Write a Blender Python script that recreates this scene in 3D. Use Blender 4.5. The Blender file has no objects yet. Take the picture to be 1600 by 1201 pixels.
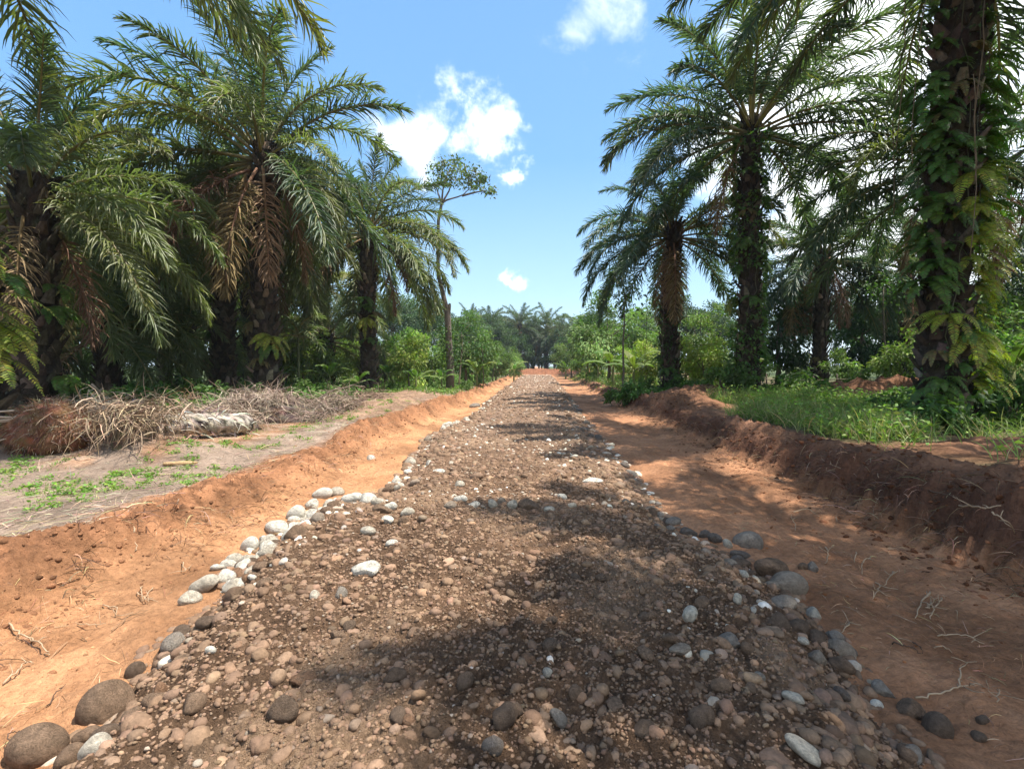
import bpy, bmesh, math, random
import numpy as np
from mathutils import Vector, Matrix

# ------------------------------------------------------------------ camera, sky, sun
scene = bpy.context.scene
F_PX = 750.0
CAM = np.array([0.0, 0.0, 1.62])
YAW, PITCH = math.radians(2.9), math.radians(2.2)
cam_d = bpy.data.cameras.new("camera")
cam_d.sensor_width = 36.0
cam_d.lens = 36.0 * F_PX / 1600.0
cam_d.clip_start = 0.05
cam_d.clip_end = 6000
cam = bpy.data.objects.new("camera", cam_d)
scene.collection.objects.link(cam)
cam.location = CAM
cam.rotation_euler = (math.pi / 2 - PITCH, 0, YAW)
scene.camera = cam

SUN_EL, SUN_AZ = math.radians(69), math.radians(92)      # azimuth from +Y (up the road) towards +X
sun_dir = np.array([math.sin(SUN_AZ) * math.cos(SUN_EL), math.cos(SUN_AZ) * math.cos(SUN_EL), math.sin(SUN_EL)])
sun_d = bpy.data.lights.new("sun", 'SUN')
sun_d.energy = 4.5
sun_d.angle = math.radians(0.53)
sun_d.color = (1.0, 0.95, 0.87)
sun = bpy.data.objects.new("sun", sun_d)
scene.collection.objects.link(sun)
sun.rotation_euler = Vector(sun_dir).to_track_quat('Z', 'Y').to_euler()

scene.view_settings.view_transform = 'Standard'
scene.view_settings.look = 'None'
scene.view_settings.exposure = 1.14
scene.view_settings.gamma = 1.0
scene.cycles.max_bounces = 6
scene.cycles.transmission_bounces = 4
scene.cycles.diffuse_bounces = 3
scene.cycles.glossy_bounces = 2
scene.cycles.use_denoising = True


def ray(px, py):
    cy, sy, cp, sp = math.cos(YAW), math.sin(YAW), math.cos(PITCH), math.sin(PITCH)
    F = np.array([-sy * cp, cy * cp, -sp])
    R = np.array([cy, sy, 0.0])
    U = np.cross(R, F)
    d = F + R * (px - 800.0) / F_PX - U * (py - 600.5) / F_PX
    return d / np.linalg.norm(d)


def at_y(px, py, Y):
    d = ray(px, py)
    return CAM + d * (Y - CAM[1]) / d[1]


def build_world():
    w = bpy.data.worlds.new("World")
    scene.world = w
    w.use_nodes = True
    nt = w.node_tree
    for n in list(nt.nodes):
        nt.nodes.remove(n)
    N, L = nt.nodes.new, nt.links.new
    out = N('ShaderNodeOutputWorld')
    sky = N('ShaderNodeTexSky')
    sky.sky_type = 'NISHITA'
    sky.sun_disc = False
    sky.sun_elevation = SUN_EL
    sky.sun_rotation = SUN_AZ
    sky.altitude = 50
    sky.air_density = 1.0
    sky.dust_density = 0.9
    sky.ozone_density = 1.6
    bg = N('ShaderNodeBackground')
    bg.inputs['Strength'].default_value = 0.12
    L(sky.outputs['Color'], bg.inputs['Color'])
    tc = N('ShaderNodeTexCoord')
    mp = N('ShaderNodeMapping')
    mp.inputs['Scale'].default_value = (1, 1, 1.6)
    L(tc.outputs['Generated'], mp.inputs['Vector'])
    no = N('ShaderNodeTexNoise')
    no.inputs['Scale'].default_value = 7.0
    no.inputs['Detail'].default_value = 8.0
    no.inputs['Roughness'].default_value = 0.58
    no.inputs['Distortion'].default_value = 0.5
    L(mp.outputs['Vector'], no.inputs['Vector'])
    # visible cloud banks as soft lobes round directions of the sky dome
    blobs = [(655, 228, .105, 1.15), (722, 150, .080, .95), (765, 205, .075, 1.0), (700, 215, .09, 1.0), (797, 280, .045, .8),
             (805, 433, .034, .85), (955, -12, .15, .72), (1330, 150, .30, 1.9), (1290, 300, .24, 1.6), (1480, 330, .38, 1.5), (1240, 60, .12, .7),
             (1600, 60, .4, 1.1), (560, 420, .13, .5)]
    wn = N('ShaderNodeTexNoise'); wn.inputs['Scale'].default_value = 6.0; wn.inputs['Detail'].default_value = 6.0; wn.inputs['Roughness'].default_value = .62
    L(tc.outputs['Generated'], wn.inputs['Vector'])
    ws = N('ShaderNodeVectorMath'); ws.operation = 'SUBTRACT'; ws.inputs[1].default_value = (.5, .5, .5); L(wn.outputs['Color'], ws.inputs[0])
    wm = N('ShaderNodeVectorMath'); wm.operation = 'MULTIPLY_ADD'; wm.inputs[1].default_value = (.34, .34, .26)
    L(ws.outputs[0], wm.inputs[0]); L(tc.outputs['Generated'], wm.inputs[2])
    total = None
    # unseen cloud banks added behind, left, right and overhead to whiten and lift shade
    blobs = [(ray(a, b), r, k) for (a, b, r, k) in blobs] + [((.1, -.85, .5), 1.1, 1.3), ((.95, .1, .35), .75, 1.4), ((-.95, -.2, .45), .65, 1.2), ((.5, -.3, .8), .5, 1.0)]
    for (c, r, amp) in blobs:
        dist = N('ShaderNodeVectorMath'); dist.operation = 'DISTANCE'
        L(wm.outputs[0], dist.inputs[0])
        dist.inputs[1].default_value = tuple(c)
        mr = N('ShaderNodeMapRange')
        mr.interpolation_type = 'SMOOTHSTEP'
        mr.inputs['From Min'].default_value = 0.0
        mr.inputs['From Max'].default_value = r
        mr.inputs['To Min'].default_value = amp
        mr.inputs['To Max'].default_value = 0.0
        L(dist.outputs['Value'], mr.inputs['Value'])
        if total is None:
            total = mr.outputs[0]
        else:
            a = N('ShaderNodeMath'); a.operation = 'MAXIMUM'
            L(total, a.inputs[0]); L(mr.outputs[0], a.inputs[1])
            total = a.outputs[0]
    s1 = N('ShaderNodeMath'); s1.operation = 'MULTIPLY_ADD'        # lobes + (noise-.5)*k
    n2 = N('ShaderNodeMath'); n2.operation = 'SUBTRACT'; n2.inputs[1].default_value = 0.52
    L(no.outputs['Fac'], n2.inputs[0])
    L(n2.outputs[0], s1.inputs[0]); s1.inputs[1].default_value = 2.2
    L(total, s1.inputs[2])
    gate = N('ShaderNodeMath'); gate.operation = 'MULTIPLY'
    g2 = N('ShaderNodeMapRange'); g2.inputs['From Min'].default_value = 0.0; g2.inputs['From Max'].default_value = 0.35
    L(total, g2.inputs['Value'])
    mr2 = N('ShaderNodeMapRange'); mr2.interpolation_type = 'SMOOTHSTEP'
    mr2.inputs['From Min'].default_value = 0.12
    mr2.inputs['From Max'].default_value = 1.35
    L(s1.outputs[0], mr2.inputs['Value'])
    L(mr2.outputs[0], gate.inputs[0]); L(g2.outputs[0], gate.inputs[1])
    # low bank of pale air near the horizon
    sep = N('ShaderNodeSeparateXYZ'); L(tc.outputs['Generated'], sep.inputs[0])
    hz = N('ShaderNodeMapRange')
    hz.inputs['From Min'].default_value = -0.02
    hz.inputs['From Max'].default_value = 0.72
    L(sep.outputs['Z'], hz.inputs['Value'])
    cr = N('ShaderNodeValToRGB')
    cr.color_ramp.elements[0].color = (.40, .50, .56, 1); cr.color_ramp.elements[1].color = (.105, .24, .50, 1)
    e = cr.color_ramp.elements.new(.22); e.color = (.27, .43, .56, 1)
    e = cr.color_ramp.elements.new(.55); e.color = (.125, .285, .54, 1)
    L(hz.outputs[0], cr.inputs[0])
    bgh = N('ShaderNodeBackground')
    L(cr.outputs[0], bgh.inputs['Color'])
    bgh.inputs['Strength'].default_value = 1.0
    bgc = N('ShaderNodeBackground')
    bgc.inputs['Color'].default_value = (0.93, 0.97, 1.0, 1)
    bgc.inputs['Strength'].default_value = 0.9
    m1 = N('ShaderNodeMixShader'); m1.inputs[0].default_value = .75; L(bg.outputs[0], m1.inputs[1]); L(bgh.outputs[0], m1.inputs[2])
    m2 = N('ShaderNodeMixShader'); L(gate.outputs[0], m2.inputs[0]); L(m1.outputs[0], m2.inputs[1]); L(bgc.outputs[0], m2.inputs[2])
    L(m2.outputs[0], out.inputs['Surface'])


build_world()

# ------------------------------------------------------------------ helpers
C = scene.collection


def rng_(s):
    return np.random.default_rng(s)


def _hash(ix, iy, seed):
    h = (ix.astype(np.int64) * 374761393 + iy.astype(np.int64) * 668265263 + seed * 1442695041) & 0xffffffff
    h = ((h ^ (h >> 13)) * 1274126177) & 0xffffffff
    h = h ^ (h >> 16)
    return (h & 0xffff) / 65535.0


def vnoise(x, y, seed=0):
    x = np.asarray(x, float); y = np.asarray(y, float)
    ix, iy = np.floor(x), np.floor(y)
    fx, fy = x - ix, y - iy
    fx = fx * fx * fx * (fx * (fx * 6 - 15) + 10); fy = fy * fy * fy * (fy * (fy * 6 - 15) + 10)
    a, b = _hash(ix, iy, seed), _hash(ix + 1, iy, seed)
    c, d = _hash(ix, iy + 1, seed), _hash(ix + 1, iy + 1, seed)
    return (a + (b - a) * fx) * (1 - fy) + (c + (d - c) * fx) * fy


def fbm(x, y, octv=4, seed=0, gain=0.5):
    s, a, t = 0.0, 1.0, 0.0
    x = np.asarray(x, float); y = np.asarray(y, float)
    for k in range(octv):
        ang = 0.6 * k + 0.3
        xr = x * math.cos(ang) - y * math.sin(ang); yr = x * math.sin(ang) + y * math.cos(ang)
        s = s + a * vnoise(xr * 2 ** k, yr * 2 ** k, seed + 17 * k); t += a; a *= gain
    return s / t


def sstep(a, b, x):
    t = np.clip((np.asarray(x, float) - a) / (b - a), 0, 1)
    return t * t * (3 - 2 * t)


def mesh_np(name, V, polys, cols=None, smooth=False, mat=None, uv=None):
    """polys: list of (M,k) int arrays"""
    me = bpy.data.meshes.new(name)
    V = np.ascontiguousarray(V, dtype=np.float32).reshape(-1, 3)
    polys = [np.asarray(p, dtype=np.int32) for p in polys if len(p)]
    nl = sum(p.size for p in polys); npo = sum(len(p) for p in polys)
    me.vertices.add(len(V)); me.vertices.foreach_set('co', V.ravel())
    me.loops.add(nl); me.polygons.add(npo)
    me.loops.foreach_set('vertex_index', np.concatenate([p.ravel() for p in polys]))
    tot = np.concatenate([np.full(len(p), p.shape[1], dtype=np.int32) for p in polys])
    st = np.concatenate([[0], np.cumsum(tot)[:-1]]).astype(np.int32)
    me.polygons.foreach_set('loop_start', st)
    if smooth:
        me.polygons.foreach_set('use_smooth', np.ones(npo, dtype=bool))
    if cols is not None:
        cols = np.asarray(cols, dtype=np.float32)
        if cols.shape[1] == 3:
            cols = np.hstack([cols, np.ones((len(cols), 1), np.float32)])
        at = me.color_attributes.new("Col", 'FLOAT_COLOR', 'POINT')
        at.data.foreach_set('color', np.ascontiguousarray(cols).ravel())
    me.update(calc_edges=True)
    if mat is not None:
        me.materials.append(mat)
    return me


def link(name, data, parent=None, loc=None, rot=None, scale=None):
    o = bpy.data.objects.new(name, data)
    C.objects.link(o)
    if parent is not None:
        o.parent = parent
    if loc is not None:
        o.location = loc
    if rot is not None:
        o.rotation_euler = rot
    if scale is not None:
        o.scale = (scale,) * 3 if np.isscalar(scale) else scale
    return o


def tag(o, label=None, cat=None, group=None, kind=None):
    if label: o['label'] = label
    if cat: o['category'] = cat
    if group: o['group'] = group
    if kind: o['kind'] = kind
    return o


class Acc:
    """collects pieces of geometry into one mesh"""
    def __init__(s):
        s.V, s.P, s.Cc, s.n = [], {}, [], 0

    def add(s, V, polys, col):
        V = np.asarray(V, float).reshape(-1, 3)
        for p in polys:
            p = np.asarray(p)
            if len(p):
                s.P.setdefault(p.shape[1], []).append(p + s.n)
        s.V.append(V)
        col = np.asarray(col, float)
        if col.ndim == 1:
            col = np.tile(col[:3], (len(V), 1))
        s.Cc.append(col[:, :3]); s.n += len(V)

    def mesh(s, name, mat, smooth=False):
        return mesh_np(name, np.vstack(s.V), [np.vstack(v) for v in s.P.values()], np.vstack(s.Cc), smooth, mat)


def unit(a):
    a = np.asarray(a, float)
    return a / np.maximum(np.linalg.norm(a, axis=-1, keepdims=True), 1e-9)


def tube(acc, pts, rad, n=8, col=(.3, .3, .3), cap=True, rough=0.0, rng=None):
    pts = np.asarray(pts, float); rad = np.broadcast_to(np.asarray(rad, float), (len(pts),))
    T = unit(np.gradient(pts, axis=0))
    ref = np.array([0.13, 0.31, 0.94]) if abs(T[0][2]) < .8 else np.array([1.0, 0.1, 0.0])
    A = unit(np.cross(T, ref)); B = np.cross(T, A)
    th = np.linspace(0, 2 * np.pi, n, endpoint=False)
    ring = A[:, None, :] * np.cos(th)[None, :, None] + B[:, None, :] * np.sin(th)[None, :, None]
    r = rad[:, None] * np.ones(n)[None, :]
    if rough and rng is not None:
        r = r * (1 + rng.uniform(-rough, rough, r.shape))
    V = pts[:, None, :] + ring * r[:, :, None]
    m = len(pts)
    i = np.arange(m - 1)[:, None] * n + np.arange(n)[None, :]
    j = np.arange(m - 1)[:, None] * n + (np.arange(n)[None, :] + 1) % n
    q = np.stack([i, j, j + n, i + n], -1).reshape(-1, 4)
    V = V.reshape(-1, 3)
    polys = [q]
    if cap:
        V = np.vstack([V, pts[0], pts[-1]])
        k = np.arange(n)
        polys.append(np.stack([np.full(n, m * n), (k + 1) % n, k], -1))
        polys.append(np.stack([np.full(n, m * n + 1), (m - 1) * n + k, (m - 1) * n + (k + 1) % n], -1))
    acc.add(V, polys, col)


def blades(acc, P, D, L, W, seg, grav, curl, rng, col, tipw=0.15, wdir=None, tipcol=None):
    """many ribbons at once. P,D (n,3); L,W scalars or (n,)"""
    n = len(P)
    P = np.asarray(P, float).copy(); d = unit(D); L = np.broadcast_to(L, (n,)); W = np.broadcast_to(W, (n,))
    grav = np.broadcast_to(grav, (n,))
    if wdir is None:
        wdir = unit(np.cross(d, rng.normal(size=(n, 3))))
    cdir = rng.normal(size=(n, 3)) * curl
    V = np.zeros((n, seg + 1, 2, 3)); pos = P
    for k in range(seg + 1):
        t = k / seg
        w = W * (0.6 + 0.4 * min(1, t * 3)) * (1 - (1 - tipw) * max(0, (t - .35) / .65) ** 1.5) * .5
        V[:, k, 0] = pos - wdir * w[:, None]; V[:, k, 1] = pos + wdir * w[:, None]
        pos = pos + d * (L / seg)[:, None]
        d = unit(d + np.array([0, 0, -1.0]) * grav[:, None] / seg * 2 + cdir / seg + rng.normal(size=(n, 3)) * curl * .25)
    idx = np.arange(n)[:, None] * (seg + 1) * 2 + np.arange(seg)[None, :] * 2
    q = np.stack([idx, idx + 1, idx + 3, idx + 2], -1).reshape(-1, 4)
    col = np.asarray(col, float)
    if col.ndim == 1: col = np.tile(col, (n, 1))
    cc = np.repeat(col[:, None, :], (seg + 1) * 2, axis=1).reshape(n, seg + 1, 2, 3).copy()
    if tipcol is not None:
        t = np.linspace(0, 1, seg + 1)[None, :, None, None] ** 2
        cc = cc * (1 - t) + np.asarray(tipcol) * t
    acc.add(V.reshape(-1, 3), [q], cc.reshape(-1, 3))


def leaves(acc, P, D, S, rng, col, aspect=0.45, fold=0.12):
    """folded kite leaves: base P, direction D, length S"""
    n = len(P); d = unit(D); S = np.broadcast_to(S, (n,))[:, None]
    w = unit(np.cross(d, unit(rng.normal(size=(n, 3)) + np.array([0, 0, 1.2]))))
    u = np.cross(w, d)
    b = P; tip = P + d * S
    droop = np.array([0, 0, -1.0]) * S * .12
    m1 = P + d * S * .45
    l = m1 - w * S * aspect * .5 + u * S * fold
    r = m1 + w * S * aspect * .5 + u * S * fold
    V = np.stack([b, l, tip + droop, r, m1], 1)
    i = np.arange(n)[:, None] * 5
    t = np.vstack([i + np.array([[0, 4, 1]]), i + np.array([[1, 4, 2]]), i + np.array([[2, 4, 3]]), i + np.array([[3, 4, 0]])])
    col = np.asarray(col, float)
    if col.ndim == 1: col = np.tile(col, (n, 1))
    acc.add(V.reshape(-1, 3), [t], np.repeat(col, 5, axis=0))


def vcol(rng, n, base, var=.25, hue=.12):
    base = np.asarray(base, float)
    k = np.exp(rng.normal(0, var, (n, 1)))
    return np.clip(base * k * np.exp(rng.normal(0, hue, (n, 3))), 0.002, .95)


# ------------------------------------------------------------------ materials
def mat_attr(name, rough=.85, spec=.3, noise_scale=30, noise_amt=.35, bump=.4, bump_scale=80, dist=.01, objvar=0.0,
             translucent=0.0, coarse=None, tcol=None):
    m = bpy.data.materials.new(name); m.use_nodes = True
    nt = m.node_tree; N, L = nt.nodes.new, nt.links.new
    b = nt.nodes['Principled BSDF']; out = nt.nodes['Material Output']
    b.inputs['Roughness'].default_value = rough
    b.inputs['Specular IOR Level'].default_value = spec
    at = N('ShaderNodeVertexColor'); at.layer_name = "Col"
    colr = at.outputs['Color']
    tc = N('ShaderNodeTexCoord')
    if noise_amt:
        no = N('ShaderNodeTexNoise'); no.inputs['Scale'].default_value = noise_scale; no.inputs['Detail'].default_value = 6
        no.inputs['Roughness'].default_value = .65
        L(tc.outputs['Object'], no.inputs['Vector'])
        mr = N('ShaderNodeMapRange'); mr.inputs['From Min'].default_value = .25; mr.inputs['From Max'].default_value = .75
        mr.inputs['To Min'].default_value = 1 - noise_amt; mr.inputs['To Max'].default_value = 1 + noise_amt
        L(no.outputs['Fac'], mr.inputs['Value'])
        mx = N('ShaderNodeMix'); mx.data_type = 'RGBA'; mx.blend_type = 'MULTIPLY'; mx.inputs[0].default_value = 1
        L(colr, mx.inputs[6]); L(mr.outputs[0], mx.inputs[7]); colr = mx.outputs[2]
    if coarse:
        no = N('ShaderNodeTexNoise'); no.inputs['Scale'].default_value = coarse; no.inputs['Detail'].default_value = 4
        L(tc.outputs['Object'], no.inputs['Vector'])
        mr = N('ShaderNodeMapRange'); mr.inputs['From Min'].default_value = .3; mr.inputs['From Max'].default_value = .7
        mr.inputs['To Min'].default_value = .75; mr.inputs['To Max'].default_value = 1.25
        L(no.outputs['Fac'], mr.inputs['Value'])
        mx = N('ShaderNodeMix'); mx.data_type = 'RGBA'; mx.blend_type = 'MULTIPLY'; mx.inputs[0].default_value = 1
        L(colr, mx.inputs[6]); L(mr.outputs[0], mx.inputs[7]); colr = mx.outputs[2]
    if objvar:
        oi = N('ShaderNodeObjectInfo')
        hs = N('ShaderNodeHueSaturation')
        mr = N('ShaderNodeMapRange'); mr.inputs['To Min'].default_value = 1 - objvar; mr.inputs['To Max'].default_value = 1 + objvar
        L(oi.outputs['Random'], mr.inputs['Value']); L(mr.outputs[0], hs.inputs['Value'])
        m3 = N('ShaderNodeMath'); m3.operation = 'MULTIPLY'; m3.inputs[1].default_value = 7.31
        m4 = N('ShaderNodeMath'); m4.operation = 'FRACT'
        L(oi.outputs['Random'], m3.inputs[0]); L(m3.outputs[0], m4.inputs[0])
        mr5 = N('ShaderNodeMapRange'); mr5.inputs['To Min'].default_value = .5 - .03 * min(1, objvar * 3); mr5.inputs['To Max'].default_value = .5 + .02
        L(m4.outputs[0], mr5.inputs['Value']); L(mr5.outputs[0], hs.inputs['Hue'])
        L(colr, hs.inputs['Color']); colr = hs.outputs['Color']
    L(colr, b.inputs['Base Color'])
    if bump:
        no = N('ShaderNodeTexNoise'); no.inputs['Scale'].default_value = bump_scale; no.inputs['Detail'].default_value = 8
        no.inputs['Roughness'].default_value = .7
        L(tc.outputs['Object'], no.inputs['Vector'])
        bp = N('ShaderNodeBump'); bp.inputs['Strength'].default_value = bump; bp.inputs['Distance'].default_value = dist
        L(no.outputs['Fac'], bp.inputs['Height'])
        n_2 = N('ShaderNodeTexNoise'); n_2.inputs['Scale'].default_value = bump_scale * .27; n_2.inputs['Detail'].default_value = 5
        n_2.inputs['Roughness'].default_value = .6; L(tc.outputs['Object'], n_2.inputs['Vector'])
        b2 = N('ShaderNodeBump'); b2.inputs['Strength'].default_value = min(1, bump * 1.2); b2.inputs['Distance'].default_value = dist * 2.2
        L(n_2.outputs['Fac'], b2.inputs['Height']); L(b2.outputs[0], bp.inputs['Normal']); L(bp.outputs[0], b.inputs['Normal'])
    if translucent:
        tr = N('ShaderNodeBsdfTranslucent')
        hs2 = N('ShaderNodeMix'); hs2.data_type = 'RGBA'; hs2.blend_type = 'MULTIPLY'; hs2.inputs[0].default_value = 1
        hs2.inputs[7].default_value = tcol or (1.5, 2.0, .7, 1)
        L(colr, hs2.inputs[6]); L(hs2.outputs[2], tr.inputs['Color'])
        mx = N('ShaderNodeMixShader'); mx.inputs[0].default_value = translucent
        L(b.outputs[0], mx.inputs[1]); L(tr.outputs[0], mx.inputs[2]); L(mx.outputs[0], out.inputs['Surface'])
    return m


M_SOIL = mat_attr("soil", .95, .12, 22, .34, .8, 60, .02, coarse=1.6)
M_ROAD = mat_attr("road_soil", .92, .15, 38, .5, 1.0, 75, .035, coarse=1.3)
M_STONE = mat_attr("stone", .85, .22, 9, .24, .7, 26, .05, coarse=2.5)
M_GRAVEL = mat_attr("gravel", .85, .2, 60, .30, .5, 150, .005)
M_PALM = mat_attr("palm_leaflet", .46, .5, 5, .2, 0, objvar=.18, translucent=.32, tcol=(1.7, 2.0, .9, 1))
M_DEAD = mat_attr("dead_leaflet", .75, .2, 6, .35, 0, objvar=.25, translucent=.15, tcol=(1.2, 1.0, .8, 1))
M_STEM = mat_attr("petiole", .5, .35, 8, .25, .2, 40, .005)
M_BARK = mat_attr("palm_bark", .92, .15, 9, .5, .8, 40, .03)
M_WOOD = mat_attr("tree_bark", .9, .15, 14, .35, .7, 50, .02)
M_LEAF = mat_attr("broad_leaf", .6, .28, 2.2, .25, 0, objvar=.14, translucent=.27)
M_GRASS = mat_attr("grass_blade", .55, .3, 2.5, .25, 0, translucent=.3)
M_FERN = mat_attr("fern_leaf", .5, .35, 4, .2, 0, objvar=.12, translucent=.32)
M_STRAW = mat_attr("dry_straw", .85, .15, 6, .35, 0)
M_ROOT = mat_attr("root_fibre", .85, .15, 20, .3, 0)
M_LOG = mat_attr("rotten_log", .9, .12, 10, .5, .8, 45, .03)

# ------------------------------------------------------------------ terrain
LE = np.array([(-8, -1.9), (1.2, -1.92), (1.79, -1.95), (2.35, -2.02), (3.1, -2.2), (3.65, -2.36), (4.5, -2.42), (5.2, -2.5), (5.55, -2.35), (5.8, -1.85),
               (6.7, -2.0), (8.8, -2.25), (11.4, -2.5), (12.6, -2.3), (16.5, -2.05), (25, -2.2), (45, -2.4), (95, -2.4)])
RE = np.array([(-8, 1.6), (1.2, 1.6), (1.79, 1.62), (2.2, 1.62), (2.76, 1.72), (3.43, 1.84), (4.05, 1.74), (4.6, 1.36), (5.7, 1.36), (7.6, 1.5),
               (10.4, 1.36), (14.4, 1.52), (29, 1.75), (60, 2.4), (95, 2.4)])


def left_edge(y):
    return np.interp(y, LE[:, 0], LE[:, 1]) + (fbm(np.asarray(y) * 1.7, np.asarray(y) * 0 + 3.3, 3, 5) - .5) * .28


def right_edge(y):
    return np.interp(y, RE[:, 0], RE[:, 1]) + (fbm(np.asarray(y) * 1.7, np.asarray(y) * 0 + 9.3, 3, 8) - .5) * .26


def ground_parts(x, y):
    x = np.asarray(x, float); y = np.asarray(y, float)
    far = 1 + 0.0 * y
    # banks wander a little
    lb = -3.0 + (fbm(y * .55, y * 0 + 1.2, 3, 21) - .5) * .55
    rb = 3.62 + (fbm(y * .5, y * 0 + 7.2, 3, 31) - .5) * .5 + sstep(30, 60, y) * .9
    hr = np.interp(y, [-5, 3, 5, 7, 12, 20, 60], [.66, .64, .58, .48, .37, .32, .28])
    endc = sstep(74, 78, y)                                   # the cut ends in a low earth bank
    tl = sstep(0, .55, lb - x)
    tr_ = sstep(0, .26, x - rb)
    return lb, rb, hr, tl, tr_, endc


def ground_h(x, y):
    x = np.asarray(x, float); y = np.asarray(y, float)
    lb, rb, hr, tl, tr_, endc = ground_parts(x, y)
    near = 1 - sstep(35, 70, y)
    base = (fbm(x * .9, y * .5, 4, 2) - .5) * .12 + (fbm(x * 5, y * 3.2, 5, 3, .6) - .5) * .075 + (fbm(x * 14, y * 12, 4, 4, .65) - .5) * .040 * near
    rutty = -0.05 * np.exp(-((x - 2.75) / .35) ** 2) - .03 * np.exp(-((x + 2.55) / .25) ** 2)
    flo = base + rutty
    # left bank: crest of clods, then flat graded soil rising to the plantation floor
    clod = fbm(x * 3.2, y * 3.2, 5, 11, .6)
    clod2 = fbm(x * 9, y * 9, 4, 12, .6)
    crestL = np.exp(-((x - (lb - .55)) / .38) ** 2)
    platL = .20 + .16 * sstep(0, 5, lb - .8 - x) + (fbm(x * .6, y * .6, 4, 14) - .5) * .10 + (fbm(x * 6, y * 6, 3, 15) - .5) * .03 * near
    cl3 = fbm(x * 3.0 + 4, y * 2.4, 5, 19, .58); amp = .35 + 1.1 * fbm(x * .5, y * .7, 2, 20)
    hl = platL + crestL * (.09 + .24 * amp * np.tanh(2.2 * (cl3 - .5)) + .12 * (clod2 - .5)) + (fbm(x * 15, y * 15, 3, 33, .65) - .5) * .10 * np.exp(-((x - (lb - .35)) / .5) ** 2) + (cl3 - .5) * .14 * np.exp(-((x - (lb - .30)) / .38) ** 2)
    # a spread of reddish spoil on the left flat
    for (mx, my, sx, sy, a) in ((-5.6, 6.9, 1.1, .7, .20), (-6.6, 7.4, 1.0, .7, .16), (-4.7, 14.5, 1.0, 3.0, .28), (-5.2, 20, 1.3, 3.5, .3)):
        hl = hl + a * np.exp(-((x - mx) / sx) ** 2 - ((y - my) / sy) ** 2) * (.6 + .8 * clod)
    # right bank: steep cut face with an overhanging broken crest
    crestR = np.exp(-((x - (rb + .50)) / .42) ** 2)
    platR = .34 + .06 * sstep(6, 12, x) + (fbm(x * .6, y * .6, 4, 24) - .5) * .12 + (fbm(x * 6, y * 6, 3, 25) - .5) * .03 * near
    hrr = platR + crestR * ((hr - .30) * 1.0 + .42 * (clod - .5) + .18 * (clod2 - .5)) + \
        np.exp(-((x - (rb + 1.6)) / 1.0) ** 2) * (hr - .34) * .75
    for (mx, my, sx, sy, a) in ((6.2, 18.5, 1.6, 1.6, .50), (8.0, 14.5, .8, 1.2, .2), (4.9, 15.8, .9, 2.0, .34), (13.0, 18.5, 3.5, 1.2, .75), (7.0, 6.3, 1.6, 1.2, .34), (5.9, 4.4, 1.2, .9, .22)):
        hrr = hrr + a * np.exp(-((x - mx) / sx) ** 2 - ((y - my) / sy) ** 2) * (.5 + clod)
    ft = sstep(-.05, .9, (x - rb)) * 0
    h = flo * (1 - tl) + hl * tl
    # the face carries lumps of its own
    wob = (clod2 - .5) * .30
    trw = .75 * sstep(-.05, .42, x - rb + wob * .9) + .25 * sstep(.2, .8, x - rb)
    h = h + sstep(-.25, .1, x - rb) * (1 - sstep(.5, .9, x - rb)) * ((clod - .5) * .22 + (fbm(x * 16, y * 16, 3, 29, .65) - .5) * .09)
    h = h * (1 - trw) + hrr * trw
    h = h * (1 - endc) + endc * (.42 + .4 * (clod - .5) * np.exp(-((y - 79) / 3) ** 2) + .75 * np.exp(-((y - 79) / 2.0) ** 2) * (np.abs(x) < 9) + 0 * x)
    return h


def road_h(x, y):
    x = np.asarray(x, float); y = np.asarray(y, float)
    l, r = left_edge(y), right_edge(y)
    u = (x - l) / (r - l)
    e = np.minimum(u, 1 - u) * (r - l)                       # distance from the nearer edge
    g = ground_h(x, y)
    prof = sstep(-.02, .5, e) * .13 + .04 * sstep(.3, 1.6, e)
    lift = (fbm(x * 1.5, y * 1.1, 3, 41) - .45) * .07
    step = .05 * (1 - sstep(5.0, 5.3, y))                    # newer layer ends in a low step
    z = g * .35 + prof + (lift + step) * sstep(0, .5, e) - .06 * (1 - sstep(-.02, .10, e))
    nearf = 1 - sstep(20, 50, y)
    z = z + (fbm(x * 11, y * 11, 4, 43, .6) - .5) * .085 * sstep(0, .2, e) * nearf + (fbm(x * 38, y * 38, 3, 44, .6) - .5) * .030 * sstep(0, .1, e) * (1 - sstep(4, 10, y))
    return z


def surf_h(x, y):
    l, r = left_edge(y), right_edge(y)
    g = ground_h(x, y)
    return np.where((x > l) & (x < r) & (y < 76), np.maximum(road_h(x, y), g), g)


def pt_on(px, py, lift=0.0):
    d = ray(px, py)
    t = (CAM[2] - .1) / max(1e-3, -d[2])
    for _ in range(14):
        p = CAM + d * t
        z = float(surf_h(p[0], p[1])) + lift
        t = .5 * t + .5 * (z - CAM[2]) / d[2]
        t = min(t, 400)
    return CAM + d * t


def log_rows(y0, y1, k):
    n = int(math.log(y1 / y0) / k)
    return y0 * np.exp(np.arange(n + 1) / n * math.log(y1 / y0))


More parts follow.
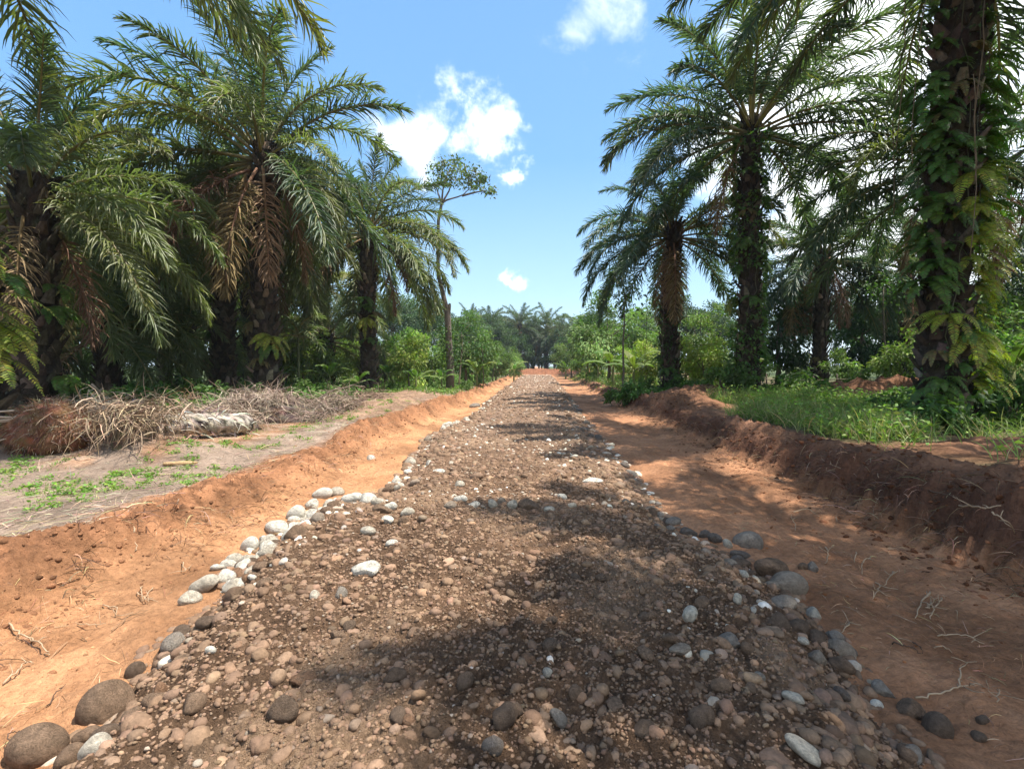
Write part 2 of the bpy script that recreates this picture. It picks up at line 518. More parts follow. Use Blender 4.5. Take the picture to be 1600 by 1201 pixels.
def build_ground():
    rows = np.concatenate([np.array([-300, -120, -60, -30, -15]), np.linspace(-8, 1.0, 60), log_rows(1.05, 120, .0062), log_rows(124, 2600, .06)])
    xs = [0.0]
    while xs[-1] < 2600:
        a = xs[-1]
        xs.append(a + (.034 if a < 5.2 else .034 + (a - 5.2) * .035))
    xs = np.array(xs); cols_ = np.concatenate([-xs[:0:-1], xs])
    X, Y = np.meshgrid(cols_, rows)
    x, y = X.ravel(), Y.ravel()
    z = ground_h(x, y)
    lb, rb, hr, tl, tr_, endc = ground_parts(x, y)
    n1 = fbm(x * .8, y * .8, 5, 51)[:, None]; n2 = fbm(x * 3.5, y * 3.5, 5, 52, .6)[:, None]; n3 = fbm(x * .25, y * .25, 3, 53)[:, None]
    n4 = fbm(x * 12, y * 12, 3, 54, .6)[:, None]
    A = lambda *c: np.array(c)[None, :]
    redL = A(.36, .170, .078) * (1 - n2) * .9 + A(.46, .245, .125) * n2 * 1.1
    redR = A(.30, .135, .066) * (1 - n2) * 1.0 + A(.41, .215, .115) * n2 * 1.1
    side = sstep(-.5, 1.5, x)[:, None]
    cut = redL * (1 - side) + redR * side
    damp = sstep(.50, .66, n1); cut = cut * (1 - .30 * damp)
    bankL = A(.27, .128, .064) * (.35 + 1.2 * n2)
    dark = sstep(.52, .62, n4) * sstep(.45, .6, n1)
    bankL = bankL * (1 - .45 * dark)
    grey = A(.245, .18, .135) * (.65 + .7 * n2)
    red2 = A(.27, .15, .085) * (.7 + .6 * n2)
    k = sstep(-4.9, -5.5, x)[:, None] * sstep(5.6, 6.4, y)[:, None]
    plat = grey * (1 - k * sstep(.40, .52, n1)) + red2 * k * sstep(.40, .52, n1)
    pale = sstep(.55, .68, n2) * sstep(.4, .6, n1); plat = plat * (1 - .4 * pale) + A(.42, .36, .28) * .4 * pale
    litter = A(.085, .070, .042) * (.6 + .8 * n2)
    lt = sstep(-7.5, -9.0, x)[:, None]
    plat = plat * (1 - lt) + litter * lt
    gr = A(.10, .135, .038) * (.65 + .7 * n2)
    gk = np.maximum(sstep(17, 24, y), 0)[:, None] * (sstep(-4.2, -5.6, x))[:, None] * (1 - lt * .5)
    plat = plat * (1 - gk * .85) + gr * gk * .85
    c = cut * (1 - tl[:, None]) + bankL * tl[:, None]
    tp = sstep(.55, 1.0, lb - .15 - x + (n1[:, 0] - .5) * .5)[:, None]
    c = c * (1 - tp) + plat * tp
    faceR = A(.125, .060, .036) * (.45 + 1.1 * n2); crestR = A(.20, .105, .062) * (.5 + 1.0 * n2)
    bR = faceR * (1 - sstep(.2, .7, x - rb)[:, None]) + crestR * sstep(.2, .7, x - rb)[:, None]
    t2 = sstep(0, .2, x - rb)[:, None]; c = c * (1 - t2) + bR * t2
    flatR = A(.16, .105, .06) * (.6 + .8 * n2)
    grR = A(.095, .095, .045) * (.6 + .8 * n2)
    gg = sstep(.36, .5, n1); flatR = flatR * (1 - gg * .8) + grR * gg * .8
    t3 = sstep(1.0, 1.6, x - rb + (n1[:, 0] - .5))[:, None]; c = c * (1 - t3) + flatR * t3
    mound = np.zeros(len(x))
    for (mx, my, sx, sy) in ((6.2, 18.5, 1.9, 1.9), (4.9, 15.8, 1.2, 2.3), (13.0, 18.5, 4, 1.5), (7.0, 6.2, 2.2, 1.7), (5.9, 4.4, 1.6, 1.2), (-4.9, 14.5, 1.2, 3.2), (-5.2, 20, 1.4, 3.6)):
        mound = np.maximum(mound, np.exp(-((x - mx) / sx) ** 2 - ((y - my) / sy) ** 2))
    mk = sstep(.25, .5, mound)[:, None]; c = c * (1 - mk) + (A(.21, .105, .058) * sstep(-1, 1, x)[:, None] + A(.235, .150, .098) * (1 - sstep(-1, 1, x)[:, None])) * (.5 + n2) * mk
    far = sstep(55, 90, y)[:, None] * sstep(2, 5, np.abs(x))[:, None]; c = c * (1 - far) + A(.06, .085, .03) * far
    ek = (sstep(74, 77, y) * (1 - sstep(80, 83, y)))[:, None]; c = c * (1 - ek) + A(.20, .085, .045) * ek
    wide = sstep(20, 30, np.abs(x))[:, None]; c = c * (1 - wide) + A(.06, .08, .03) * (.7 + .6 * n2) * wide
    nr, nc = X.shape
    i = (np.arange(nr - 1)[:, None] * nc + np.arange(nc - 1)[None, :])
    q = np.stack([i, i + 1, i + 1 + nc, i + nc], -1).reshape(-1, 4)
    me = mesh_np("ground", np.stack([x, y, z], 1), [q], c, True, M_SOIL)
    tag(link("ground", me), kind='structure')


build_ground()


def build_road():
    rows = np.concatenate([np.linspace(-7, 1.0, 70), log_rows(1.02, 76, .0052)])
    u = np.linspace(-.015, 1.015, 400)
    U, Y = np.meshgrid(u, rows)
    l, r = left_edge(rows)[:, None], right_edge(rows)[:, None]
    X = l + U * (r - l)
    x, y = X.ravel(), Y.ravel()
    z = road_h(x, y)
    g = ground_h(x, y)
    e = np.minimum(U.ravel(), 1 - U.ravel())
    z = np.where(e > .01, np.maximum(z, g + .012 + 0 * z), g - .04)
    n2 = fbm(x * 4, y * 4, 5, 61, .6)[:, None]; n1 = fbm(x * .9, y * .7, 4, 62)[:, None]
    A = lambda *c: np.array(c)[None, :]
    c = A(.205, .122, .072) * (.55 + .9 * n2)
    c = c * (1 - sstep(.5, .7, n1)) + A(.35, .225, .138) * (.6 + .8 * n2) * sstep(.5, .7, n1)
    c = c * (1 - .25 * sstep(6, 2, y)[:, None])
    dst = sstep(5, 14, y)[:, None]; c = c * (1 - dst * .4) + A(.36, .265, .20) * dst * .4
    nr, nc = X.shape
    i = (np.arange(nr - 1)[:, None] * nc + np.arange(nc - 1)[None, :])
    q = np.stack([i, i + 1, i + 1 + nc, i + nc], -1).reshape(-1, 4)
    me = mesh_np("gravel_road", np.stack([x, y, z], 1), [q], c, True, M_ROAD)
    tag(link("gravel_road", me), kind='structure')


build_road()

# ------------------------------------------------------------------ stones
def ico(sub):
    bm = bmesh.new(); bmesh.ops.create_icosphere(bm, subdivisions=sub, radius=1.0)
    V = np.array([v.co[:] for v in bm.verts]); F = np.array([[v.index for v in f.verts] for f in bm.faces]); bm.free()
    return V, F


ICO = {k: ico(k) for k in (1, 2, 3, 4)}
STONE_C = {'brown': (.275, .180, .115), 'dark': (.185, .128, .088), 'grey': (.34, .29, .235), 'pale': (.68, .60, .47), 'white': (.85, .79, .66),
           'rusty': (.29, .165, .095), 'slate': (.21, .175, .145), 'beige': (.40, .32, .24)}


def stone_verts(rng, V, n, lump=.20):
    """n lumpy stones from unit sphere V -> (n, nv, 3)"""
    out = np.ones((n, len(V)))
    for k in range(3):
        f = unit(rng.normal(size=(n, 3))) * rng.uniform(1.2, 3.2, (n, 1))
        out += lump / (k * .6 + 1) * np.sin(f @ V.T + rng.uniform(0, 6.28, (n, 1)))
    cutn = unit(rng.normal(size=(n, 3)))                      # one flattened facet
    W = V[None] * out[:, :, None]
    dd = np.einsum('nvk,nk->nv', W, cutn)
    over = np.maximum(dd - rng.uniform(.6, .95, (n, 1)), 0)
    W = W - over[:, :, None] * cutn[:, None, :] * .8
    cutn = unit(rng.normal(size=(n, 3)))
    over = np.maximum(np.einsum('nvk,nk->nv', W, cutn) - rng.uniform(.5, .9, (n, 1)), 0)
    W = W - over[:, :, None] * cutn[:, None, :] * .8
    return W


def scatter_stones(acc, rng, x, y, r, col, sub, sink=.25):
    n = len(x)
    if not n: return
    V, Fc = ICO[sub]
    W = stone_verts(rng, V, n)
    s = np.stack([r * rng.uniform(.8, 1.35, n), r * rng.uniform(.7, 1.05, n), r * rng.uniform(.5, .8, n)], 1)
    W = W * s[:, None, :]
    a = rng.uniform(0, 6.28, n); t = rng.normal(0, .3, n)
    ca, sa, ct, st = np.cos(a), np.sin(a), np.cos(t), np.sin(t)
    X, Y, Z = W[..., 0], W[..., 1], W[..., 2]
    X, Z = X * ct[:, None] - Z * st[:, None], X * st[:, None] + Z * ct[:, None]
    X, Y = X * ca[:, None] - Y * sa[:, None], X * sa[:, None] + Y * ca[:, None]
    z = surf_h(x, y) + s[:, 2] * np.where(r < .016, rng.uniform(-.3, .25, n), rng.uniform(-.85, .0, n))
    P = np.stack([X + x[:, None], Y + y[:, None], Z + z[:, None]], -1)
    Fi = Fc[None] + (np.arange(n) * len(V))[:, None, None]
    acc.add(P.reshape(-1, 3), [Fi.reshape(-1, 3)], np.repeat(col, len(V), axis=0))


def stone_col(rng, x, y, r):
    n = len(x)
    keys = ['brown', 'dark', 'grey', 'rusty', 'slate', 'beige', 'pale', 'white']
    C_ = np.array([STONE_C[k] for k in keys])
    base = np.array([.70, .14, .025, .09, .015, .02, .007, .003])
    e = np.minimum(x - left_edge(y), right_edge(y) - x)
    w = .014 * np.ones(n)
    w += .16 * np.exp(-(e / .18) ** 2) * sstep(2.6, 4, y)
    w += .55 * np.exp(-((y - 5.25 + .15 * np.sin(x * 3)) / .16) ** 2)
    w += .45 * np.exp(-((x + 2.1) / .35) ** 2 - ((y - 4.3) / 1.0) ** 2)
    w += .28 * np.exp(-((x - .1) / 1.2) ** 2 - ((y - 8.2) / 1.2) ** 2)
    w += .22 * np.exp(-((x - 1.0) / .35) ** 2 - ((y - 2.75) / .3) ** 2)
    w += .25 * np.exp(-((x + 1.4) / .5) ** 2 - ((y - 11) / 2) ** 2) + .07 * sstep(9, 30, y)
    w = w * (.3 + 1.4 * fbm(x * 2.2, y * 2.2, 2, 77))
    idx = rng.choice(8, n, p=base)
    w = w * np.clip((r - .010) / .020, .02, 1.1) * .75
    pal = rng.random(n) < w
    soil = np.array([.190, .118, .073]) * (.7 + .6 * fbm(x * 3, y * 3, 3, 78)[:, None])
    idx = np.where(pal, rng.choice([5, 6, 7, 2], n, p=[.25, .4, .2, .15]), idx)
    coat = np.where(pal, rng.uniform(0, .45, n), rng.uniform(.55, 1.0, n))[:, None]
    c = C_[idx] * (1 - coat) + soil * coat
    return c * np.exp(rng.normal(0, .15, (n, 1))) * np.exp(rng.normal(0, .02, (n, 3)))


def build_gravel():
    rng = rng_(7)
    acc = Acc()

    def zone(y0, y1, dens, rmin, rmax, sub, pw=2.2, edge=False):
        area = (y1 - y0) * 4.0
        n = int(area * dens)
        y = rng.uniform(y0, y1, n); u = rng.random(n)
        if edge:
            u = np.where(rng.random(n) < .5, rng.beta(1, 9, n) - .02, 1.02 - rng.beta(1, 9, n))
        x = left_edge(y) + u * (right_edge(y) - left_edge(y))
        r = rmin + (rmax - rmin) * rng.random(n) ** pw
        scatter_stones(acc, rng, x, y, r, stone_col(rng, x, y, r), sub)
    zone(.9, 2.8, 230, .014, .040, 2, 3.2)
    zone(.9, 3.5, 2300, .004, .014, 1, 1.8)
    zone(-3, .9, 260, .014, .036, 1)
    zone(2.8, 6.0, 240, .014, .044, 2, 2.8)
    zone(3.5, 7.0, 1100, .006, .016, 1, 1.6)
    zone(6.0, 12, 210, .018, .055, 1, 1.8)
    zone(12, 24, 90, .03, .075, 1, 1.5)
    zone(24, 60, 22, .05, .11, 1, 1.5)
    zone(60, 76, 10, .07, .13, 1, 1.5)
    zone(1.0, 6, 60, .025, .055, 2, 1.4, True)
    zone(6, 14, 45, .03, .085, 2, 1.4, True)
    zone(14, 40, 16, .05, .12, 1, 1.2, True)
    me = acc.mesh("gravel", M_GRAVEL, False)
    tag(link("gravel", me), "brown river gravel mixed with soil packed over the road bed", "gravel", kind='stuff')
    # clods of earth on the two banks and the red shoulders
    acc = Acc(); n = 12000
    y = 1.2 * np.exp(rng.random(n) * math.log(36 / 1.2))
    side = rng.random(n)
    lb, rb, *_ = ground_parts(0 * y, y)
    xl = lb - .45 + rng.normal(0, .36, n); xr = rb + .30 + rng.normal(0, .45, n)
    xs = np.where(rng.random(n) < .5, rng.uniform(-3.1, -2.0, n), rng.uniform(1.9, 3.6, n))
    x = np.where(side < .40, xl, np.where(side < .85, xr, xs))
    r = (.004 + .030 * rng.random(n) ** 3.6) * np.where(side < .40, .8, 1) * np.where(side > .85, .45, 1) * (1 + y * .02)
    base = np.where((x < 0)[:, None], np.array([[.24, .115, .058]]), np.array([[.15, .062, .03]]))
    base = np.where((side > .85)[:, None], np.where((x < 0)[:, None], np.array([[.42, .22, .11]]), np.array([[.30, .12, .05]])), base)
    V, Fc = ICO[1]
    scatter_stones(acc, rng, x, y, r, base * np.exp(rng.normal(0, .28, (n, 1))), 2)
    tag(link("earth_clods", acc.mesh("earth_clods", M_SOIL, False)), "crumbled clods of red earth along the two cut banks", "earth clods", kind='stuff')


build_gravel()

# individual stones: px, py, width px, height px, colour key, tilt degrees, description
SM = [
 (65,1165,78,70,'brown',35,"largest brown cobble at the lower left end of the road edge"),
 (165,1100,72,64,'brown',30,"big smooth brown cobble second from the bottom of the left edge"),
 (149,1170,60,38,'pale',25,"pale cobble with dark specks lying between brown cobbles at lower left"),
 (112,1185,46,40,'brown',10,"brown cobble wedged between the largest cobble and the pale speckled one"),
 (212,1047,28,25,'dark',0,"small dark round stone perched alone on the left road edge"),
 (247,1085,28,30,'rusty',0,"rust brown stone beside the big smooth cobbles on the left"),
 (272,1007,48,30,'grey',35,"long pale grey stone tilted uphill on the left road edge"),
 (297,937,36,20,'pale',12,"oval cream stone lying outermost at the foot of the white row"),
 (320,915,44,28,'pale',25,"larger cream stone just above the outermost oval one"),
 (322,974,17,18,'white',40,"small white stone stuck upright in brown gravel on the left"),
 (330,1025,15,13,'white',0,"little white stone in the brown gravel below the upright white one"),
 (300,1100,46,26,'brown',8,"oblong brown stone lying flat in gravel near the lower left"),
 (133,1150,54,26,'brown',20,"olive brown stone under the big smooth cobble at lower left"),
 (441,1111,42,38,'dark',0,"round dark stone at the left border of the shade"),
 (491,933,16,20,'pale',60,"upright cream pebble left of the half grey pebble"),
 (531,928,22,18,'grey',0,"round pale grey pebble right of the upright cream one"),
 (463,836,34,24,'brown',0,"rounded brown cobble against the inner side of the white row"),
 (473,1059,42,18,'rusty',10,"flat rusty stone at the edge of the shade on the left"),
 (413,913,26,18,'brown',0,"brown stone inside the road beside the lower white stones"),
 (461,805,34,26,'white',20,"squarish white stone with a dark crack at the bend of the white row"),
 (434,826,36,26,'white',10,"white stone just left of the cracked squarish one"),
 (419,850,30,24,'pale',0,"cream stone in the middle of the white row"),
 (389,854,36,26,'white',30,"broad white stone on the outer side of the white row"),
 (368,876,32,22,'pale',15,"cream stone below the broad white one on the outer side"),
 (388,877,24,18,'pale',0,"small cream stone packed inside the white row"),
 (350,903,26,20,'white',10,"white stone above the larger cream stone at the row foot"),
 (377,893,30,18,'white',20,"flat white stone low in the white row"),
 (357,918,28,18,'pale',0,"cream stone touching the gravel at the row foot"),
 (502,773,36,19,'white',8,"long white stone on the crest of the white row"),
 (527,771,24,16,'pale',5,"cream stone topping the white row beside the long one"),
 (550,779,32,17,'white',0,"white stone along the straight part of the row"),
 (572,781,30,16,'white',0,"white stone second from the right end of the row"),
 (591,784,20,14,'pale',0,"cream stone at the right end of the row"),
 (487,790,26,20,'white',0,"white stone under the long one on the crest"),
 (522,791,18,16,'brown',0,"small brown stone tucked under the white crest"),
 (511,800,26,20,'brown',0,"brown stone below the crest of the white row"),
 (497,811,24,18,'beige',0,"beige round stone below the white crest"),
 (609,793,20,16,'white',0,"white stone just past the right end of the row"),
 (597,797,28,18,'brown',0,"brown rounded stone under the right end of the row"),
 (635,801,22,14,'pale',10,"cream stone where the row runs into the road"),
 (631,813,18,18,'brown',0,"brown stone with a white neighbour at the bend into the road"),
 (605,814,18,14,'white',15,"triangular white stone in gravel below the row end"),
 (576,830,22,14,'pale',10,"cream oval stone in gravel below the white row"),
 (612,851,20,12,'white',-10,"white half shell shaped stone in brown gravel"),
 (570,889,58,26,'white',5,"broad flat white slab half buried in the road"),
 (873,1125,22,34,'grey',70,"pale grey upright stone in the shaded foreground"),
 (787,1118,38,38,'dark',0,"blocky dark cobble at the centre of the shaded foreground"),
 (726,1065,28,26,'dark',0,"dark round stone casting a small shadow left of centre"),
 (768,1165,36,30,'slate',15,"slate grey stone with white chip below the blocky cobble"),
 (899,1080,26,26,'brown',0,"round brown stone above the pale upright one"),
 (854,1051,18,12,'pale',-20,"small pale pebble in the shade above the round brown stone"),
 (638,1125,20,22,'rusty',70,"rusty upright pebble in the shaded foreground"),
 (616,1057,34,20,'dark',15,"dark oblong stone in the shade left of centre"),
 (1008,1139,38,20,'dark',0,"flat dark stone with a gap beneath right of centre"),
 (822,1032,26,22,'rusty',0,"reddish round stone in shade near the road centre"),
 (1094,1120,38,38,'dark',0,"big round dark cobble sunk in the shaded gravel on the right"),
 (826,790,30,22,'brown',0,"large brown and white round stone standing in the cross row"),
 (859,797,16,12,'pale',0,"pale stone right of the large round one in the cross row"),
 (1166,848,46,38,'grey',5,"largest smooth grey boulder on the right road edge"),
 (1155,866,34,16,'slate',-20,"dark grey stone leaning under the smooth grey boulder"),
 (1136,852,15,18,'pale',70,"pale upright stone left of the smooth grey boulder"),
 (1269,887,22,19,'grey',0,"round grey stone lying alone on the red earth"),
 (1254,885,16,14,'brown',0,"small brown stone touching the lone round grey one"),
 (1229,914,62,40,'beige',-15,"big beige boulder with dark stains on the right edge"),
 (1203,887,54,34,'brown',-15,"stained brown rock behind the big beige boulder"),
 (1220,944,46,24,'grey',-12,"speckled pale grey stone below the big beige boulder"),
 (1075,962,19,28,'pale',-65,"upright pale stone in gravel on the right"),
 (1140,1003,44,24,'grey',-15,"smooth pale grey stone in the right hand cluster"),
 (1143,984,28,18,'rusty',-20,"rust coloured stone above the smooth pale grey one"),
 (1152,939,14,16,'pale',80,"small pointed pale stone left of the speckled one"),
 (1160,897,17,13,'pale',0,"small white oval stone below the smooth boulder"),
 (1154,875,26,16,'slate',-10,"bluish grey stone below the smooth boulder"),
 (1271,962,26,22,'pale',0,"pale stone with rusty veins at the right road edge"),
 (1308,997,34,22,'grey',-45,"grey slanting stone at the right road edge"),
 (1327,1019,28,15,'slate',-15,"slim slate stone at the edge of the red earth"),
 (1240,1090,28,17,'pale',-12,"pale oval stone in shaded gravel on the right"),
 (1317,1085,22,32,'slate',75,"triangular slate stone standing in shaded gravel"),
 (1371,1101,26,15,'white',-5,"white stone under the pale greenish one at right"),
 (1382,1080,42,24,'grey',-50,"pale greenish slanting stone at the right road edge"),
 (1424,1110,50,26,'brown',-10,"long brown grey cobble at the lower right edge"),
 (1422,1182,34,32,'grey',-60,"pale angular stone near the bottom right of the road"),
 (1527,1151,26,16,'dark',0,"dark stone lying on red earth near the bottom right"),
 (1534,1124,20,15,'dark',-20,"small dark stone on red earth above its larger neighbour"),
 (1258,1170,52,24,'pale',-45,"pale streaked stone slanting at the bottom right"),
 (1254,1001,16,12,'pale',10,"small pale pebble among dark stones on the right"),
 (1061,1013,36,14,'beige',0,"flat beige stone with veins in the right cluster"),
 (1464,1138,50,44,'dark',0,"big dark cobble at the lower right corner of the road"),
 (1245,980,36,34,'dark',0,"rough dark rock below the speckled grey stone"),
 (1170,1015,22,30,'brown',60,"brown upright stone right of the smooth pale grey one"),
 (1159,957,22,13,'rusty',15,"rusty pebble left of the rough dark rock"),
 (1185,1057,17,14,'grey',0,"grey pebble below the right hand cluster"),
 (1050,816,26,14,'grey',0,"grey stone at the left start of the right row"),
 (1077,832,24,16,'slate',-5,"slate stone with a chipped top in the right row"),
 (1100,836,20,16,'slate',0,"dark blue grey stone in the right row"),
 (1117,841,20,16,'slate',-10,"third slate stone of the right row near the smooth boulder"),
 (1027,806,26,14,'grey',0,"light grey flat stone before the right row"),
 (924,751,34,8,'white',3,"long flat white stone on the right half of the road"),
 (879,777,14,11,'white',-20,"white pebble above the right part of the cross row"),
 (893,789,14,9,'pale',-20,"pale pebble below the white one in the cross row"),
 (578,717,15,9,'white',0,"lone white stone on the orange earth left of the road"),
 (699,664,16,9,'white',0,"white stone on the far left road edge"),
 (741,635,18,9,'grey',0,"grey stone at the far left bend of the road edge"),
 (686,736,22,8,'white',5,"flat white stone on the left half of the road"),
 (670,725,12,9,'white',0,"small white stone above the flat white one"),
 (717,758,17,9,'pale',0,"pale stone on the road above the cross row"),
 (703,789,22,12,'beige',0,"beige stone opening the cross row on the left"),
 (719,780,20,13,'white',-10,"white stone in the left half of the cross row"),
 (739,791,20,13,'white',10,"white stone third in the cross row"),
 (769,788,13,17,'pale',80,"upright pale stone in the middle of the cross row"),
 (785,784,16,14,'beige',0,"ringed beige stone in the middle of the cross row"),
 (800,790,22,15,'pale',0,"pale cluster stone left of the large brown round one"),
 (608,766,26,18,'brown',0,"brown cobble at the corner where the road steps in"),
 (622,764,13,12,'pale',0,"pale pebble beside the corner cobble"),
]


def build_stones():
    rng = rng_(99)
    protos = []
    V, Fc = ICO[4]
    W = stone_verts(rng, V, 16, .15)
    mats = {}

    def proto(i, key):
        k = (i, key)
        if k not in mats:
            c = np.array(STONE_C[key])
            n = fbm(W[i][:, 0] * 2.2 + i * 7, W[i][:, 1] * 2.2 + W[i][:, 2] * 3, 4, 90 + i, .6)
            m = sstep(.56, .66, n)[:, None]
            if key in ('pale', 'white', 'grey', 'beige'):
                dirt = np.array([.20, .13, .08])
                m = m * .25
            else:
                dirt = np.array([.17, .115, .075]); m = m * .6
            cols = c * (1 - m) + dirt * m
            low = sstep(-.2, -.75, W[i][:, 2])[:, None] * .5    # soil stuck on the buried half
            cols = cols * (1 - low) + np.array([.14, .085, .05]) * low
            mats[k] = mesh_np("stone", W[i], [Fc], cols, True, M_STONE)
        return mats[k]

    def place(px, py, wpx, hpx, key, tilt, label, i=None, group=None):
        p = pt_on(px, py + hpx * .12)
        dist = float(np.dot(p - CAM, [-math.sin(YAW), math.cos(YAW), 0]))
        rx = .5 * wpx * dist / F_PX * (.82 if abs(px - 800) > 480 else 1.0)
        rz = .5 * hpx * dist / F_PX
        rz = min(rz, rx * 1.5)
        ry = (rx + rz) * .5 * rng.uniform(.8, 1.1)
        o = link("stone", proto(int(rng.integers(16)) if i is None else i, key))
        flat = rz < rx * .5
        o.location = (p[0], p[1], float(surf_h(p[0], p[1])) + rz * (.2 if flat else (.38 if key in ('white', 'pale') else .28)))
        o.scale = (rx, ry, rz * 1.1)
        o.rotation_euler = (rng.uniform(-.15, .15), -math.radians(tilt) * .55, rng.uniform(-.25, .25))
        tag(o, label, "stone", group)
    for s in SM:
        place(*s[:7], group="stones set along and into the gravel road")
    # further large edge stones that only their place tells apart
    for q in range(60):
        y = rng.uniform(3.2, 5.75); x = left_edge(y) + rng.normal(.06, .11); r = rng.uniform(.035, .075)
        o = link('stone', proto(int(rng.integers(16)), str(rng.choice(['white', 'white', 'pale']))))
        rz = r * rng.uniform(.6, .85); o.location = (x, y, float(surf_h(x, y)) + rz * .4); o.scale = (r, r * rng.uniform(.7, 1), rz); o.rotation_euler = (rng.uniform(-.3, .3), rng.uniform(-.3, .3), rng.uniform(0, 6.28))
        tag(o, 'filler stone packed among the named ones of the white row on the left', 'stone', 'white row filler stones')
    specs = [("brown stone bedded among its like along the left edge of the road", 'L'), ("brown stone bedded among its like along the right edge of the road", 'R'),
             ("pale stone bedded among its like in the far left edge of the road", 'PL'), ("grey stone bedded among its like in the far right edge of the road", 'PR'),
             ("dark rounded stone sunk among its like in the shaded near gravel", 'N')]
    cnt = {'L': 24, 'R': 38, 'PL': 44, 'PR': 26, 'N': 20}
    for lab, k in specs:
        for q in range(cnt[k]):
            if k == 'L': y = rng.uniform(1.8, 4.2); x = left_edge(y) + abs(rng.normal(0, .16)) + .03; key = rng.choice(['brown', 'brown', 'dark', 'rusty']); r = rng.uniform(.035, .075)
            elif k == 'R': y = rng.uniform(1.8, 5.5); x = right_edge(y) - abs(rng.normal(0, .16)) - .02; key = rng.choice(['brown', 'brown', 'dark', 'grey', 'beige']); r = rng.uniform(.03, .07)
            elif k == 'PL': y = 5.8 * math.exp(rng.random() * 1.45); x = left_edge(y) + abs(rng.normal(0, .13)); key = rng.choice(['pale', 'white', 'beige']); r = rng.uniform(.05, .11)
            elif k == 'PR': y = rng.uniform(6, 24); x = right_edge(y) - abs(rng.normal(0, .14)); key = rng.choice(['grey', 'slate', 'grey']); r = rng.uniform(.05, .11)
            else:
                y = rng.uniform(1.75, 3.4); x = rng.uniform(-1.3, 1.4); key = rng.choice(['dark', 'brown']); r = rng.uniform(.028, .05)
            o = link("stone", proto(int(rng.integers(16)), str(key)))
            rz = r * rng.uniform(.55, .85)
            o.location = (x, y, float(surf_h(x, y)) + rz * rng.uniform(.15, .5))
            o.scale = (r, r * rng.uniform(.7, 1), rz); o.rotation_euler = (rng.uniform(-.3, .3), rng.uniform(-.3, .3), rng.uniform(0, 6.28))
            tag(o, lab, "stone", "further stones along the road: " + {'L': 'left edge', 'R': 'right edge', 'PL': 'far left edge', 'PR': 'far right edge', 'N': 'near gravel'}[k])


build_stones()

# ------------------------------------------------------------------ oil palms
G_LEAF = np.array([.108, .134, .056]); Y_LEAF = np.array([.17, .17, .040]); D_LEAF = np.array([.22, .145, .085]); DK = np.array([.16, .115, .08])


